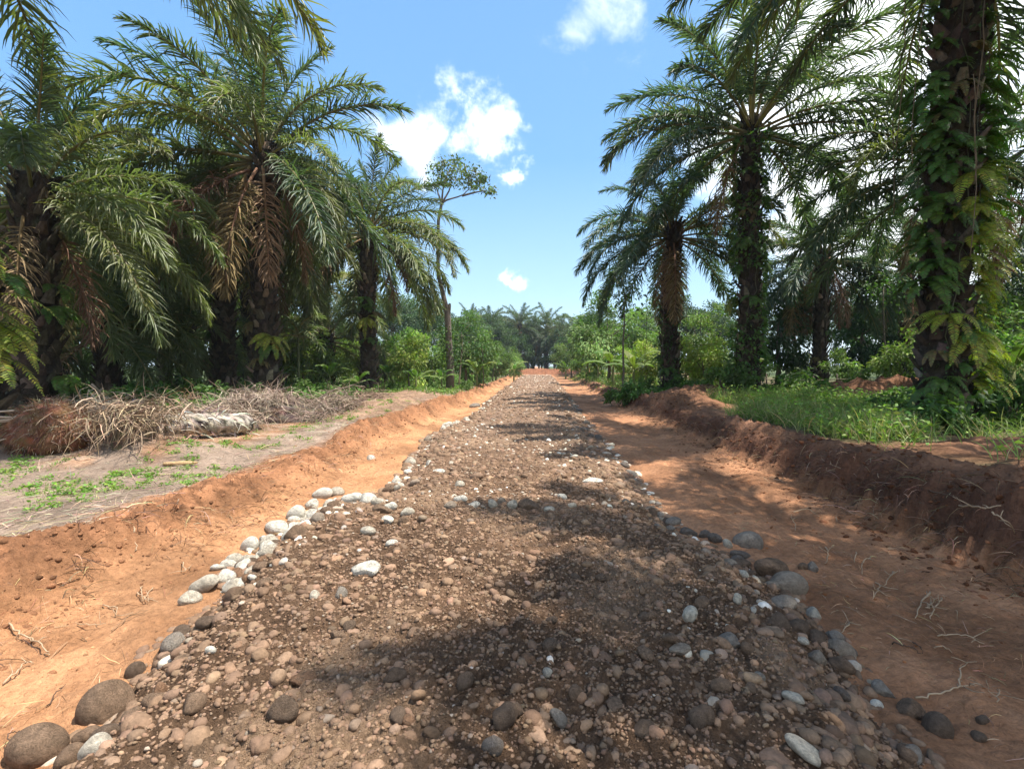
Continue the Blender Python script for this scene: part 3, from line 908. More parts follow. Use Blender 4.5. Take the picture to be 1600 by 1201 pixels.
def frond_mesh(e0, e1, length, seed, dead=0.0, droop=.5, pairs=108, lw=.056, ll=1.0, bare=.17, hue=0.0, green=None):
    rng = rng_(seed)
    acc = Acc()
    n = 26
    s = np.linspace(0, 1, n)
    el = np.radians(e0 + (e1 - e0) * s ** 1.25)
    az = np.radians(rng.uniform(-14, 14)) * s ** 1.5
    d = np.stack([np.cos(el) * np.cos(az), np.cos(el) * np.sin(az), np.sin(el)], 1)
    pts = np.vstack([[0, 0, 0], np.cumsum((d[1:] + d[:-1]) * .5 * length / (n - 1), axis=0)])
    sc = np.array([.24, .20, .09]) if not dead else np.array([.26, .16, .085])
    tube(acc, pts, .055 * (1 - s) ** .75 + .006, 5, sc * rng.uniform(.8, 1.1), cap=True)
    # leaflets
    t = np.repeat(np.linspace(bare, .995, pairs), 2) + rng.normal(0, .002, pairs * 2)
    t = np.clip(t, 0, .999)
    side = np.tile([1.0, -1.0], pairs)
    P = np.stack([np.interp(t, s, pts[:, k]) for k in range(3)], 1)
    T = unit(np.stack([np.interp(t, s, d[:, k]) for k in range(3)], 1))
    S = unit(np.cross(T, np.array([0, 0, 1.0]) + 0 * T)); S = np.where(np.linalg.norm(S, axis=1)[:, None] < .1, np.array([0, 1., 0]), S)
    Nn = np.cross(S, T)
    u = (t - bare) / (1 - bare)
    m = len(t)
    a = np.radians(68 - 38 * u + rng.normal(0, 11, m))
    b = np.radians(rng.choice([-16, 12, 38], m) + rng.normal(0, 15, m))
    L = ll * (.30 + .78 * np.sin(np.pi * np.clip(u * .86 + .13, 0, 1)) ** .7) * rng.uniform(.85, 1.1, m)
    L = np.where(u > .93, L * .8, L) * np.where(rng.random(m) < .09, rng.uniform(.2, .6, m), 1)
    D0 = T * np.cos(a)[:, None] + (S * side[:, None] * np.cos(b)[:, None] + Nn * np.sin(b)[:, None]) * np.sin(a)[:, None]
    g = 1.45 * droop * np.exp(rng.normal(0, .35, m)) * (1.1 - .4 * u)
    if dead: g = g * 1.5
    seg = 4
    W = lw * rng.uniform(.8, 1.15, m)
    pos = P.copy(); dd = unit(D0)
    Vv = np.zeros((m, seg + 1, 3, 3))
    prof = [.45, 1.0, .92, .62, .06]
    w0 = unit(np.cross(dd, Nn)) 
    tw = rng.normal(0, .5, m)
    for k in range(seg + 1):
        nn = unit(np.cross(w0, dd))
        ww = unit(w0 * np.cos(tw)[:, None] + nn * np.sin(tw)[:, None])
        hw = W[:, None] * prof[k] * .5
        up = unit(np.cross(ww, dd)) * W[:, None] * prof[k] * .22
        Vv[:, k, 0] = pos - ww * hw + up; Vv[:, k, 1] = pos - up; Vv[:, k, 2] = pos + ww * hw + up
        pos = pos + dd * (L / seg)[:, None]
        dd = unit(dd + np.array([0, 0, -1.0]) * (g * (.35 + .42 * k))[:, None] * .55 + rng.normal(0, .11, (m, 3)))
    idx = np.arange(m)[:, None] * (seg + 1) * 3 + np.arange(seg)[None, :] * 3
    q = np.concatenate([np.stack([idx + o, idx + o + 1, idx + o + 4, idx + o + 3], -1).reshape(-1, 4) for o in (0, 1)])
    if dead:
        base = (D_LEAF if dead > .5 else D_LEAF * .5 + Y_LEAF * .5)[None] * np.exp(rng.normal(0, .25, (m, 1)))
    else:
        base = (G_LEAF if green is None else np.array(green))[None] * np.exp(rng.normal(0, .16, (m, 1)))
        yel = (rng.random(m) < .05 + hue * .5) * rng.uniform(.3, .9, m)
        base = base * (1 - yel[:, None]) + Y_LEAF * yel[:, None]
        base = base * (1 - hue) + Y_LEAF * hue
    cc = np.repeat(base[:, None, :], (seg + 1) * 3, 1).reshape(m, seg + 1, 3, 3).copy()
    tipb = (rng.random(m) < .4)[:, None, None, None]
    tt = np.array([0, 0, .05, .25, .8])[None, :, None, None]
    cc = np.where(tipb, cc * (1 - tt * .6) + np.array([.22, .16, .07]) * tt * .6, cc)
    acc.add(Vv.reshape(-1, 3), [q], cc.reshape(-1, 3))
    return acc.mesh("dead_frond" if dead else "frond", M_DEAD if dead else M_PALM)


FL = []   # live variants: (start elevation, mesh)
for i, (e0, e1, dr) in enumerate([(84, 50, .20), (78, 30, .24), (70, 12, .30), (60, -4, .34), (52, -18, .40), (42, -28, .44), (32, -38, .5), (20, -46, .54), (8, -54, .56),
                                  (-6, -64, .6), (-22, -74, .62), (-40, -82, .6)]):
    for v in range(2):
        FL.append((e0, frond_mesh(e0, e1, 6.0, 100 + i * 2 + v, droop=dr, hue=(.06 if v else .0), green=(.060, .094, .048))))
FL2 = []; FL3 = []
for i, (e0, e1, dr) in enumerate([(84, 36, .24), (78, 12, .30), (70, -10, .36), (60, -28, .42), (52, -42, .5), (42, -52, .55), (32, -60, .6), (20, -66, .62), (8, -72, .66),
                                  (-6, -78, .66), (-22, -82, .66), (-40, -85, .64)]):
    for v in range(2):
        FL2.append((e0, frond_mesh(e0, e1, 6.0, 140 + i * 2 + v, droop=dr, hue=(.22 if v else .06))))
        FL3.append((e0, frond_mesh(e0, e1, 6.0, 240 + i * 2 + v, droop=dr, green=(.056, .090, .050))))
FY = [frond_mesh(48, -62, 6.2, 171, droop=.42, hue=.5), frond_mesh(30, -70, 6.2, 172, droop=.45, hue=.65)]
FD = [frond_mesh(-50, -88, 5.2, 180, dead=.4, droop=.5, pairs=80), frond_mesh(-66, -89, 4.6, 181, dead=1, droop=.5, pairs=70), frond_mesh(-30, -86, 5.0, 182, dead=1, droop=.5, pairs=75)]


def trunk_mesh(h, r, seed, stubs=30):
    rng = rng_(seed); acc = Acc()
    m = max(8, int(h * 5)); z = np.linspace(-.3, h, m)
    rad = r * (.80 + .45 * np.exp(-np.clip(z, 0, 99) / .55) - .02 * z / max(h, 1)) * (1 + .06 * np.sin(z * 2.1 + seed))
    bend = np.stack([.10 * np.sin(z * .35 + seed), .10 * np.sin(z * .3 + seed * 2), z], 1)
    bend[:, :2] -= bend[1, :2]
    tube(acc, bend, rad, 16, vcol(rng, m * 16 + 2, (.045, .034, .024), .3, .08), rough=.12, rng=rng)
    ns = int(h * stubs)
    for k in range(ns):
        zz = .15 + (h - .1) * k / ns; a = k * 2.3999 + rng.normal(0, .15)
        if rng.random() < .15: continue
        rr = np.interp(zz, z, rad) * .93
        cx, cy = np.interp(zz, z, bend[:, 0]), np.interp(zz, z, bend[:, 1])
        o = np.array([math.cos(a), math.sin(a), 0]); t_ = np.array([-math.sin(a), math.cos(a), 0]); up = np.array([0, 0, 1.0])
        L = rng.uniform(.16, .38); wd = rng.uniform(.10, .17)
        tilt = rng.uniform(.35, .9)
        dr = o * math.sin(tilt) + up * math.cos(tilt)
        b = np.array([cx, cy, zz]) + o * rr
        nn = np.cross(t_, dr)
        pts = [b - t_ * wd - nn * .02, b + t_ * wd - nn * .02, b + t_ * wd * .8 + nn * .08, b - t_ * wd * .8 + nn * .08]
        e = b + dr * L
        jag = rng.uniform(-.06, .06)
        pts += [e - t_ * wd * .45 - dr * jag, e + t_ * wd * .45 + dr * jag, e + t_ * wd * .35 + nn * .05 + dr * jag, e - t_ * wd * .35 + nn * .05 - dr * jag]
        q = [[0, 1, 5, 4], [1, 2, 6, 5], [2, 3, 7, 6], [3, 0, 4, 7], [4, 5, 6, 7]]
        acc.add(pts, [np.array(q)], vcol(rng, 1, (.060, .045, .030) if rng.random() < .8 else (.16, .12, .085), .3, .06)[0])
    # hanging fibres
    n = int(h * 45); a = rng.uniform(0, 6.28, n); zz = rng.uniform(.3, h, n)
    rr = np.interp(zz, z, rad) * 1.08
    P = np.stack([np.cos(a) * rr + np.interp(zz, z, bend[:, 0]), np.sin(a) * rr + np.interp(zz, z, bend[:, 1]), zz], 1)
    D = np.stack([np.cos(a), np.sin(a), rng.uniform(-.5, .8, n)], 1)
    blades(acc, P, D, rng.uniform(.15, .5, n), .014, 3, 1.1, .4, rng, vcol(rng, n, (.10, .07, .045), .4))
    return acc.mesh("trunk", M_BARK, False)


def fern_mesh(seed, n=11, L=.75, col=(.085, .15, .03), width=.11, up=.35):
    rng = rng_(seed); acc = Acc()
    for k in range(n):
        a = rng.uniform(-1.5, 1.5); e = rng.uniform(-.3, 1.0) * up * 2 + .1
        d = np.array([math.cos(a) * math.cos(e), math.sin(a) * math.cos(e), math.sin(e)])
        l = L * rng.uniform(.6, 1.15); m = 9
        pts = [np.zeros(3)]; dd = d.copy()
        for i in range(m - 1):
            pts.append(pts[-1] + dd * l / (m - 1)); dd = unit(dd + np.array([0, 0, -.26]))
        pts = np.array(pts)
        tube(acc, pts, np.linspace(.006, .002, m), 3, (.10, .09, .03), cap=False)
        t = np.repeat(np.linspace(.1, 1, 24), 2); sd = np.tile([1, -1], 24)
        P = np.stack([np.interp(t * (m - 1), np.arange(m), pts[:, j]) for j in range(3)], 1)
        Tt = unit(np.gradient(pts, axis=0)); T = unit(np.stack([np.interp(t * (m - 1), np.arange(m), Tt[:, j]) for j in range(3)], 1))
        S = unit(np.cross(T, [0, 0, 1.0]))
        D = unit(S * sd[:, None] + T * .35 + rng.normal(0, .08, T.shape))
        W = width * np.sin(np.pi * np.clip(t * .85 + .12, 0, 1)) ** .8
        blades(acc, P, D, W, .028, 2, .35, .05, rng, vcol(rng, len(t), col, .15), wdir=T, tipw=.3)
    return acc.mesh("fern", M_FERN)


FERN_G = [fern_mesh(200 + i) for i in range(3)]
FERN_Y = [fern_mesh(210 + i, 12, .95, (.24, .25, .035), .12) for i in range(3)]
FERN_D = [fern_mesh(220, 10, .7, (.17, .115, .05), .09, .1)]


def vine_mesh(h0, h1, r, seed, n, col=(.05, .10, .025), size=.13, az=None):
    """leafy climber round a trunk"""
    rng = rng_(seed); acc = Acc()
    for k in range(4):
        a0 = rng.uniform(0, 6.28); zz = np.linspace(h0, h1, 26)
        a = a0 + np.cumsum(rng.normal(0, .15, 26))
        tube(acc, np.stack([np.cos(a) * r * 1.02, np.sin(a) * r * 1.02, zz], 1), .012, 4, (.09, .08, .05), cap=False)
    a = rng.uniform(0, 6.28, n); z = h0 + (h1 - h0) * rng.random(n)
    keep = vnoise(a * 1.3, z * 1.4, seed) > .38
    a, z = a[keep], z[keep]; n = len(a)
    rr = r * (1.02 + .35 * rng.random(n) * vnoise(a * 2, z * 2.3, seed + 1))
    P = np.stack([np.cos(a) * rr, np.sin(a) * rr, z], 1)
    D = np.stack([np.cos(a), np.sin(a), rng.uniform(-1.1, .2, n)], 1) + rng.normal(0, .4, (n, 3))
    leaves(acc, P, D, rng.uniform(.6, 1.3, n) * size, rng, vcol(rng, n, col, .25), .65)
    return acc.mesh("climbing_vine", M_LEAF)


TRUNKS = {}


def oil_palm(name_label, x, y, crown_z, seed, nf=34, fscale=1.0, r=.48, dead=3, ferns=(), vine=None, lean=(0, 0), fern_n=5, emin=-24, clear=True, droopy=False, rightcut=1.0, extra=None, hang=0, group="oil palms of the plantation"):
    rng = rng_(seed)
    gz = float(ground_h(x, y))
    root = bpy.data.objects.new("oil_palm", None); C.objects.link(root)
    root.location = (x, y, gz); root.rotation_euler = (lean[0], lean[1], 0)
    tag(root, name_label, "palm tree", group)
    h = crown_z - gz
    hk = round(h * 2) / 2; key = (hk, seed % 3)
    if key not in TRUNKS:
        TRUNKS[key] = trunk_mesh(hk, .5, 300 + int(hk * 10) + seed % 3)
    link("trunk", TRUNKS[key], root, rot=(0, 0, rng.uniform(0, 6.28)), scale=(r / .5, r / .5, (h + .1) / hk))
    for i in range(nf):
        t = i / (nf - 1)
        e = 84 - (84 - emin) * t ** .95 + rng.normal(0, 4)
        fl = FL2 if (x < -5 and (i % 3 or e < 30) and e < 62) else (FL3 if (x > 0 and droopy) else FL)
        k = min(range(0, len(FL), 2), key=lambda j: abs(FL[j][0] - e)) + int(rng.integers(2))
        me = fl[k][1]
        if rng.random() < .06 and .3 < t < .9: me = FY[int(rng.integers(2))]
        a = i * 2.3999 + rng.normal(0, .12) + seed
        if clear and e < 28:                                    # the side that faces the road has been pruned
            da = (a + math.pi / 2 + math.pi) % (2 * math.pi) - math.pi
            if abs(da) < .75: a += math.copysign(1.0, da)
        s = fscale * (1.02 - .25 * (1 - t) ** 3) * rng.uniform(.92, 1.06)
        if rightcut < 1 and math.cos(a) > .35 and e < 38: s *= rightcut
        z = h - .15 - .55 * t
        ro = .12 + .25 * t
        link("frond", me, root, (math.cos(a) * ro, math.sin(a) * ro, z), (rng.normal(0, .12), rng.normal(0, .05), a), s)
    for i in range(dead):
        a = rng.uniform(0, 6.28)
        link("dead_frond", FD[int(rng.integers(3))], root, (math.cos(a) * .4, math.sin(a) * .4, h - .8), (rng.normal(0, .06), 0, a), fscale * rng.uniform(.75, 1.0))
    if extra:
        for (me, a, s, z) in extra:
            link("dead_frond" if me in FD else "frond", me, root, (math.cos(a) * .35, math.sin(a) * .35, h + z), (0, 0, a), s)
    for i in range(fern_n):
        a = rng.uniform(math.pi * .9, math.pi * 2.1); z = rng.uniform(.5, h - .8)
        pool = FERN_G + FERN_D + (FERN_Y[:1] if rng.random() < .3 else [])
        link("fern", pool[int(rng.integers(len(pool)))], root, (math.cos(a) * r * .9, math.sin(a) * r * .9, z), (0, rng.uniform(-.2, .5), a), rng.uniform(.7, 1.2))
    for (a, z, s, kind) in ferns:
        pool = {'y': FERN_Y, 'g': FERN_G, 'd': FERN_D}[kind]
        link("fern", pool[int(rng.integers(len(pool)))], root, (math.cos(a) * r * .9, math.sin(a) * r * .9, z), (0, rng.uniform(-.1, .3), a), s)
    if vine:
        link("climbing_vine", vine, root)
    for i in range(hang):                                     # thin aerial strands
        acc = Acc(); a = rng.uniform(0, 6.28); rr = r * 1.15 + rng.uniform(0, .7); z1 = rng.uniform(h * .6, h * .9); z0 = z1 - rng.uniform(2.0, 4.2)
        zz = np.linspace(z1, max(.2, z0), 9)
        tube(acc, np.stack([math.cos(a) * rr + np.cumsum(rng.normal(0, .03, 9)), math.sin(a) * rr + np.cumsum(rng.normal(0, .03, 9)), zz], 1), .011, 4, (.16, .12, .08))
        link("hanging_strand", acc.mesh("hanging_strand", M_ROOT), root)
    return root


fy = []
rr = random.Random(5)
ferns_R1 = [(5.7 + rr.uniform(-.7, .9), z * .32 + .6, rr.uniform(.7, 1.25), 'y') for z in range(1, 15)] + \
           [(rr.uniform(3.1, 6.0), .4 + z * .30, rr.uniform(.35, .8), 'gd'[z % 4 == 0]) for z in range(30)] + \
           [(rr.uniform(2.9, 3.9), 3.0 + z * .38, rr.uniform(.9, 1.4), 'g') for z in range(12)] + \
           [(rr.uniform(5.8, 6.6), 4.0 + z * .5, rr.uniform(1.0, 1.5), 'g') for z in range(8)]
oil_palm("massive near palm on the right whose fern grown trunk leaves the top of the picture", 8.6, 10.6, 11.4, 11, 38, .90, .44, 2,
         ferns=ferns_R1, vine=vine_mesh(.2, 10.6, .47, 401, 1700, (.055, .09, .03), .07), fern_n=10, emin=-6, hang=7)
oil_palm("palm beyond the right margin whose crown shades the near gravel", 8.5, 2.2, 11.0, 12, 52, .98, .45, 2, fern_n=3, emin=-10)
oil_palm("tallest palm on the right with a vine covered trunk and spreading crown", 8.15, 19.0, 11.0, 22, 36, 1.0, .42, 1,
         vine=vine_mesh(.2, 10.2, .50, 402, 4200, (.07, .12, .03), .16), fern_n=9, emin=-14, hang=3)
oil_palm("palm with dark bare trunk nearest the road on the right, behind the tallest one", 6.6, 24.0, 8.4, 31, 40, .86, .44, 3, droopy=True,
         vine=vine_mesh(.1, 4.5, .46, 403, 900, (.05, .09, .025), .14), fern_n=3, emin=-32, hang=6)
oil_palm("slim trunked palm with drooping brownish fronds standing by the low rail fence", 16.0, 28.0, 8.0, 43, 36, .92, .40, 6, droopy=True, fern_n=3, emin=-36, hang=5)
oil_palm("palm whose crown spreads leftward just behind the massive near palm", 13.9, 17.2, 8.8, 54, 30, .90, .45, 4, fern_n=5)
oil_palm("palm at the right picture margin whose fronds reach in from outside", 21.0, 15.0, 8.6, 61, 30, .95, .45, 2)
oil_palm("palm deeper in the plantation behind the right margin", 25.5, 23.5, 8.0, 62, 30, 1.0, .45, 2)
oil_palm("palm deep in the plantation right of the near fern grown trunk", 23.0, 31.0, 8.0, 63, 28, 1.0, .45, 2)

oil_palm("big palm left of the road with an orange dead frond hanging down its trunk", -9.35, 16.2, 9.1, 71, 40, .95, .46, 3, rightcut=.66,
         ferns=[(4.7, 6.2, 1.0, 'g'), (5.2, 5.2, 1.0, 'g'), (4.3, 5.7, .9, 'd')], fern_n=6, emin=-30, extra=[(FD[0], 4.75, .95, -.9), (FD[1], 5.3, .9, -.8), (FD[2], 4.1, .9, -.9), (FY[0], 3.6, 1.1, 0), (FL[20][1], .1, 1.0, -.5), (FL[21][1], 5.6, 1.0, -.4)])
oil_palm("palm with patchy brown trunk standing at the edge of the green clearing", -8.45, 24.0, 8.7, 82, 44, .90, .44, 4,
         ferns=[(4.6, 3.6, 1.2, 'y'), (5.0, 4.2, 1.0, 'g')], fern_n=5, emin=-42)
oil_palm("palm between the big left palm and the dark grove, with brown hanging fronds", -13.4, 20.0, 8.6, 91, 36, 1.0, .46, 6, fern_n=5)
oil_palm("low crowned palm with thick dark trunk at the left side of the picture", -12.2, 11.2, 6.1, 101, 24, .76, .45, 3, fern_n=8)
ferns_L = [(-.2, 1.5, 1.2, 'y'), (.1, 1.9, 1.3, 'y'), (-.6, 2.2, 1.3, 'y'), (.3, 2.7, 1.0, 'g'), (-.3, 3.2, 1.1, 'y')]
oil_palm("near palm beyond the left margin whose long yellow green fronds arch into the picture", -9.3, 7.3, 9.9, 113, 19, .92, .5, 1,
         ferns=ferns_L, fern_n=4, emin=14, extra=[(FY[0], .3, 1.1, -.3), (FY[1], .0, 1.1, -.4), (FL2[10][1], .45, 1.0, -.3), (FL2[8][1], .12, 1.05, -.2), (FY[1], .6, 1.0, -.3), (FL2[11][1], -.2, 1.05, -.3), (FL2[13][1], .2, .95, -.4)])
LB = [(-17.5, 15.2, 7.0, "behind the low crowned palm near the left margin"), (-19.0, 20.5, 8.2, "in the second row of the left grove"),
      (-16.2, 26.5, 8.4, "behind the palm with brown hanging fronds"), (-22.5, 28.0, 8.4, "in the third row of the left grove"),
      (-29.0, 24.5, 8.2, "far to the left in the third row"), (-14.8, 33.0, 7.6, "at the far end of the left grove next to the clearing"),
      (-24.5, 37.0, 8.4, "in the fourth row of the left grove"), (-34.0, 33.0, 8.3, "far left in the fourth row"),
      (-15.8, 17.0, 3.4, "young and low, right behind the debris row"), (-20.5, 16.0, 3.2, "young and low, under the tall left crowns"),
      (-17.0, 22.5, 3.6, "young and low, in the shade of the second row"), (-12.2, 27.5, 3.6, "young and low, seen between two left trunks")]
for i, (x, y, z, d) in enumerate(LB):
    oil_palm(("small" if z < 4 else "tall") + " palm " + d, x, y, z, 500 + i * 7, 26, .72 if z < 4 else 1.0, .4, 1, fern_n=2)

FARP = [(-3.3, 93, 9.6, "feathery palm over the end of the road, left of the pair"), (2.0, 95, 9.2, "feathery palm over the end of the road, right of the pair"),
        (-9.5, 98, 10.2, "far palm rising left of the pair at the road end"), (-14.5, 104, 10.6, "far palm peeping over the trees left of the road end"),
        (8.5, 104, 9.0, "far palm right of the pair at the road end"), (-.8, 103, 9.0, "far dark palm filling the gap between the pair"),
        (14, 112, 10.0, "far palm over the bushes right of the road end"), (-47, 96, 8.0, "far palm seen low beyond the clearing on the left"),
        (-40, 100, 7.8, "second far palm seen low beyond the clearing"), (-56, 104, 8.2, "far palm at the left end of the clearing"), (5.0, 92, 7.6, "short far palm at the right of the road end")]
for i, (x, y, z, d) in enumerate(FARP):
    oil_palm(d, x, y, z, 700 + i * 5, 26, 1.05, .45, 2, fern_n=0, group="palms at the far end of the road")

# ------------------------------------------------------------------ broadleaf trees
def tree_meshes(seed, h, cr, cz, ch, nclump, nleaf, leaf, col, trunk_r=.14, tcol=(.16, .12, .085), limbs=7, bendy=.3, leafD=None, clump=.42, aspect=.5, var=.3):
    """returns (trunk mesh, crown mesh). crown: ellipsoid radius cr, centre height cz, half height ch"""
    rng = rng_(seed)
    cc = unit(rng.normal(size=(nclump, 3))) * (rng.random((nclump, 1)) ** .38)
    cc = cc * np.array([cr, cr, ch]) * rng.uniform(.75, 1.2, (nclump, 1)) + np.array([0, 0, cz])
    cc[:, 2] = np.maximum(cc[:, 2], .25)
    a = Acc()
    m = 9; zz = np.linspace(-.2, cz, m)
    pts = np.stack([np.cumsum(rng.normal(0, bendy * .12, m)), np.cumsum(rng.normal(0, bendy * .12, m)), zz], 1); pts[:, :2] -= pts[1, :2]
    tube(a, pts, np.linspace(trunk_r * 1.15, trunk_r * .45, m), 8, vcol(rng, m * 8 + 2, tcol, .2, .05), rough=.08, rng=rng)
    for k in rng.choice(nclump, min(limbs, nclump), replace=False):
        st = pts[int(rng.integers(m // 2, m))]
        e = cc[k]; mid = (st + e) / 2 + np.array([0, 0, -.15 * np.linalg.norm(e - st)]) + rng.normal(0, .08, 3)
        tt = np.linspace(0, 1, 6)[:, None]
        cv = st * (1 - tt) ** 2 + 2 * mid * tt * (1 - tt) + e * tt ** 2
        tube(a, cv, np.linspace(trunk_r * .42, trunk_r * .1, 6), 5, np.array(tcol))
    tm = a.mesh("trunk", M_WOOD, True)
    b = Acc()
    which = rng.integers(0, nclump, nleaf)
    off = rng.normal(size=(nleaf, 3)); off = off / np.linalg.norm(off, axis=1, keepdims=True) * rng.random((nleaf, 1)) ** .5
    P = cc[which] + off * clump * min(cr, ch) * np.array([1, 1, .75])
    P[:, 2] = np.maximum(P[:, 2], .08)
    out = unit(P - np.array([0, 0, cz]) + rng.normal(0, .4, P.shape))
    D = out + rng.normal(0, .5, P.shape) + np.array([0, 0, -.55])
    cshade = np.exp(rng.normal(0, .18, (nclump, 1)))
    cl = vcol(rng, nleaf, col, var * .5, .08) * cshade[which]
    leaves(b, P, D, rng.uniform(.6, 1.3, nleaf) * leaf, rng, cl, aspect)
    return tm, b.mesh("crown", M_LEAF)


TP = {
 'forest': [tree_meshes(801 + i, 11, 4.2, 8.2, 3.4, 46, 8500, .34, (.062, .092, .040), .24, limbs=12, clump=.36) for i in range(3)],
 'cocoa': [tree_meshes(811 + i, 4, 1.5, 2.0, 1.7, 26, 2300, .26, (.14, .20, .05), .07, limbs=9, clump=.42, aspect=.4) for i in range(4)],
 'cocoay': [tree_meshes(821 + i, 4, 1.4, 1.9, 1.6, 26, 2300, .24, (.23, .27, .06), .07, limbs=9, clump=.42, aspect=.4) for i in range(2)],
 'dark': [tree_meshes(831 + i, 6, 2.1, 3.3, 2.6, 34, 5200, .24, (.045, .078, .028), .12, limbs=9, clump=.38) for i in range(2)],
 'bushy': [tree_meshes(841 + i, 7, 3.0, 4.0, 3.3, 44, 8000, .28, (.115, .165, .048), .16, limbs=10, clump=.34) for i in range(3)],
 'shrub': [tree_meshes(851 + i, 1.2, .75, .55, .55, 16, 620, .20, (.075, .13, .03), .02, limbs=6, clump=.5, aspect=.5) for i in range(4)],
}


def tree(kind, px, Y, s, label, name="tree", cat="tree", sz=None, group=None, var=None, seed=0):
    rng = rng_(int(px * 13 + Y * 7) + seed)
    x = float(at_y(px, 572, Y)[0])
    root = bpy.data.objects.new(name, None); C.objects.link(root)
    root.location = (x, Y, float(ground_h(x, Y)) - .03); root.rotation_euler = (0, 0, rng.uniform(0, 6.28))
    root.scale = (s, s, sz or s)
    tm, cm = TP[kind][int(rng.integers(len(TP[kind]))) if var is None else var]
    link("trunk", tm, root); link("crown", cm, root)
    tag(root, label, cat, group)
    return root


# the forest line, left to right
for i, (px, Y, s, lab) in enumerate([
        (470, 78, .75, "distant dark tree behind the yellow green bushes left of the patchy palm"),
        (520, 84, .8, "distant dark tree low beyond the clearing"),
        (612, 62, .95, "round headed forest tree just right of the patchy trunked palm"),
        (645, 66, .9, "second round headed forest tree, right of the first"),
        (668, 58, .8, "forest tree crowding the foot of the tall slender tree on its left"),
        (762, 86, .92, "dark forest tree rising behind the lone round bush by the road"),
        (735, 78, .85, "dark forest tree behind the leafy tree by the clearing"),
        (790, 92, .85, "dark forest tree closing the view left of the road end"),
        (905, 84, .75, "forest tree right of the road end"), (930, 74, .85, "forest tree behind the big leafy tree on the right"),
        (1078, 62, .85, "forest tree seen between the two right trunks"), (1120, 66, .8, "forest tree behind the tallest right palm"),
        (1330, 60, .85, "dark forest tree far behind the slim palm"), (1400, 52, .8, "dark forest tree far behind the near trunk"),
        (1560, 48, .8, "dark forest tree at the right margin"), (1500, 58, .85, "dark forest tree beyond the near trunk on its right"),
        (330, 60, .8, "dark forest tree glimpsed through the left grove"), (180, 52, .8, "dark forest tree closing the left grove"),
        (60, 46, .8, "dark forest tree behind the low crowned palm"), (560, 92, .9, "distant dark tree over the middle of the clearing"),
        (700, 96, .95, "distant dark tree behind the tall slender one"), (1230, 74, .9, "distant dark tree left of the slim palm"),
        (1010, 88, .95, "distant dark tree over the banana plants"), (420, 66, .85, "dark forest tree seen past the big left palm"),
        (812, 112, 1.0, "dark distant tree straight over the left half of the road end"), (842, 118, 1.0, "dark distant tree straight over the middle of the road end"),
        (872, 112, .95, "dark distant tree straight over the right half of the road end"), (900, 118, 1.0, "dark distant tree farther right of the road end")]):
    tree('forest', px, Y, s, lab, "forest_tree", group="forest trees beyond the plantation")
for i, (px, Y, s, k, lab) in enumerate([
        (728, 34, .66, 'bushy', "leafy tree with pale forked stem beside the tall slender tree"),
        (775, 44, .46, 'bushy', "lone rounded bushy tree close to the left bank of the cut"),
        (952, 42, .98, 'bushy', "large leafy tree behind the banana plants on the right"),
        (1000, 46, .95, 'bushy', "leafy tree right of the large one, behind the dark bare trunk"),
        (893, 62, .72, 'bushy', "pale green leafy tree next to the right end of the road"),
        (918, 52, .7, 'bushy', "leafy tree between the road end and the large leafy tree"),
        (1215, 30, 1.15, 'dark', "dark dense tree between the tallest palm and the slim palm"),
        (1345, 33, 1.0, 'dark', "dark tree right of the slim palm by the rail fence"),
        (1385, 36, 1.1, 'dark', "dark tree behind the near fern grown trunk on its left"),
        (1098, 33, .68, 'bushy', "mid green tree behind the yellow leaved bushes on the right"),
        (1575, 19, .75, 'dark', "dark tree right of the near fern grown trunk"), (1430, 40, .9, 'dark', "dark tree deep behind the near trunk"),
        (250, 38, .95, 'bushy', "leafy tree in the shade of the left grove"), (130, 33, .9, 'bushy', "leafy tree filling the left grove behind the low crowned palm"),
        (375, 31, .75, 'bushy', "sunlit leafy tree between the two left trunks"), (20, 27, .8, 'bushy', "leafy tree at the left margin under the fronds"),
        (808, 90, 1.3, 'dark', "dark low tree under the far palms, leftmost at the road end"), (826, 97, 1.4, 'dark', "dark low tree between the trunks of the far pair"),
        (846, 99, 1.4, 'dark', "dark low tree under the right palm of the far pair"), (866, 92, 1.3, 'dark', "dark low tree right under the far palms"), (884, 88, 1.2, 'dark', "dark low tree right of the road end beside the pale one"),
        (788, 86, 1.2, 'dark', "dark low tree left of the road end under the forest"),
        (455, 40, .75, 'bushy', "leafy tree behind the slim areca palm")]):
    tree(k, px, Y, s, lab, "leafy_tree")

rg = random.Random(12)
cocoa = [(445, 27, .85), (475, 30, .95), (500, 25, .75), (520, 33, 1.0), (545, 38, 1.0), (600, 29, .95), (622, 33, 1.0), (640, 27, .78), (655, 37, 1.05), (676, 31, .85),
         (700, 40, 1.0), (742, 37, .8), (760, 50, .9), (790, 60, 1.0), (430, 35, 1.1), (400, 28, .9), (595, 42, 1.15), (805, 72, 1.0), (500, 44, 1.2), (560, 50, 1.3)]
ordw = ["nearest the big left palm", "behind the first of the row", "low and close before the clearing", "in the middle of the yellow patch", "at the back of the yellow patch",
        "right beside the patchy trunk", "one step right of the patchy trunk", "small and nearest in the clearing", "at the left foot of the forest trees", "just left of the slender tree",
        "behind the slender tree", "just right of the pale forked stem", "behind the lone rounded tree", "near the far left bank", "behind the areca palm", "in shade beside the big left trunk",
        "behind the patchy trunk", "last before the road end", "far back in the yellow patch", "farthest back in the clearing"]
for i, (px, Y, s) in enumerate(cocoa):
    k = 'cocoay' if i in (0, 1, 3, 4, 7, 14, 8) else 'cocoa'
    tree(k, px, Y, s, ("yellow green" if k == 'cocoay' else "fresh green") + " cocoa bush " + ordw[i], "cocoa_tree", "bush", group="cocoa bushes in the clearing")
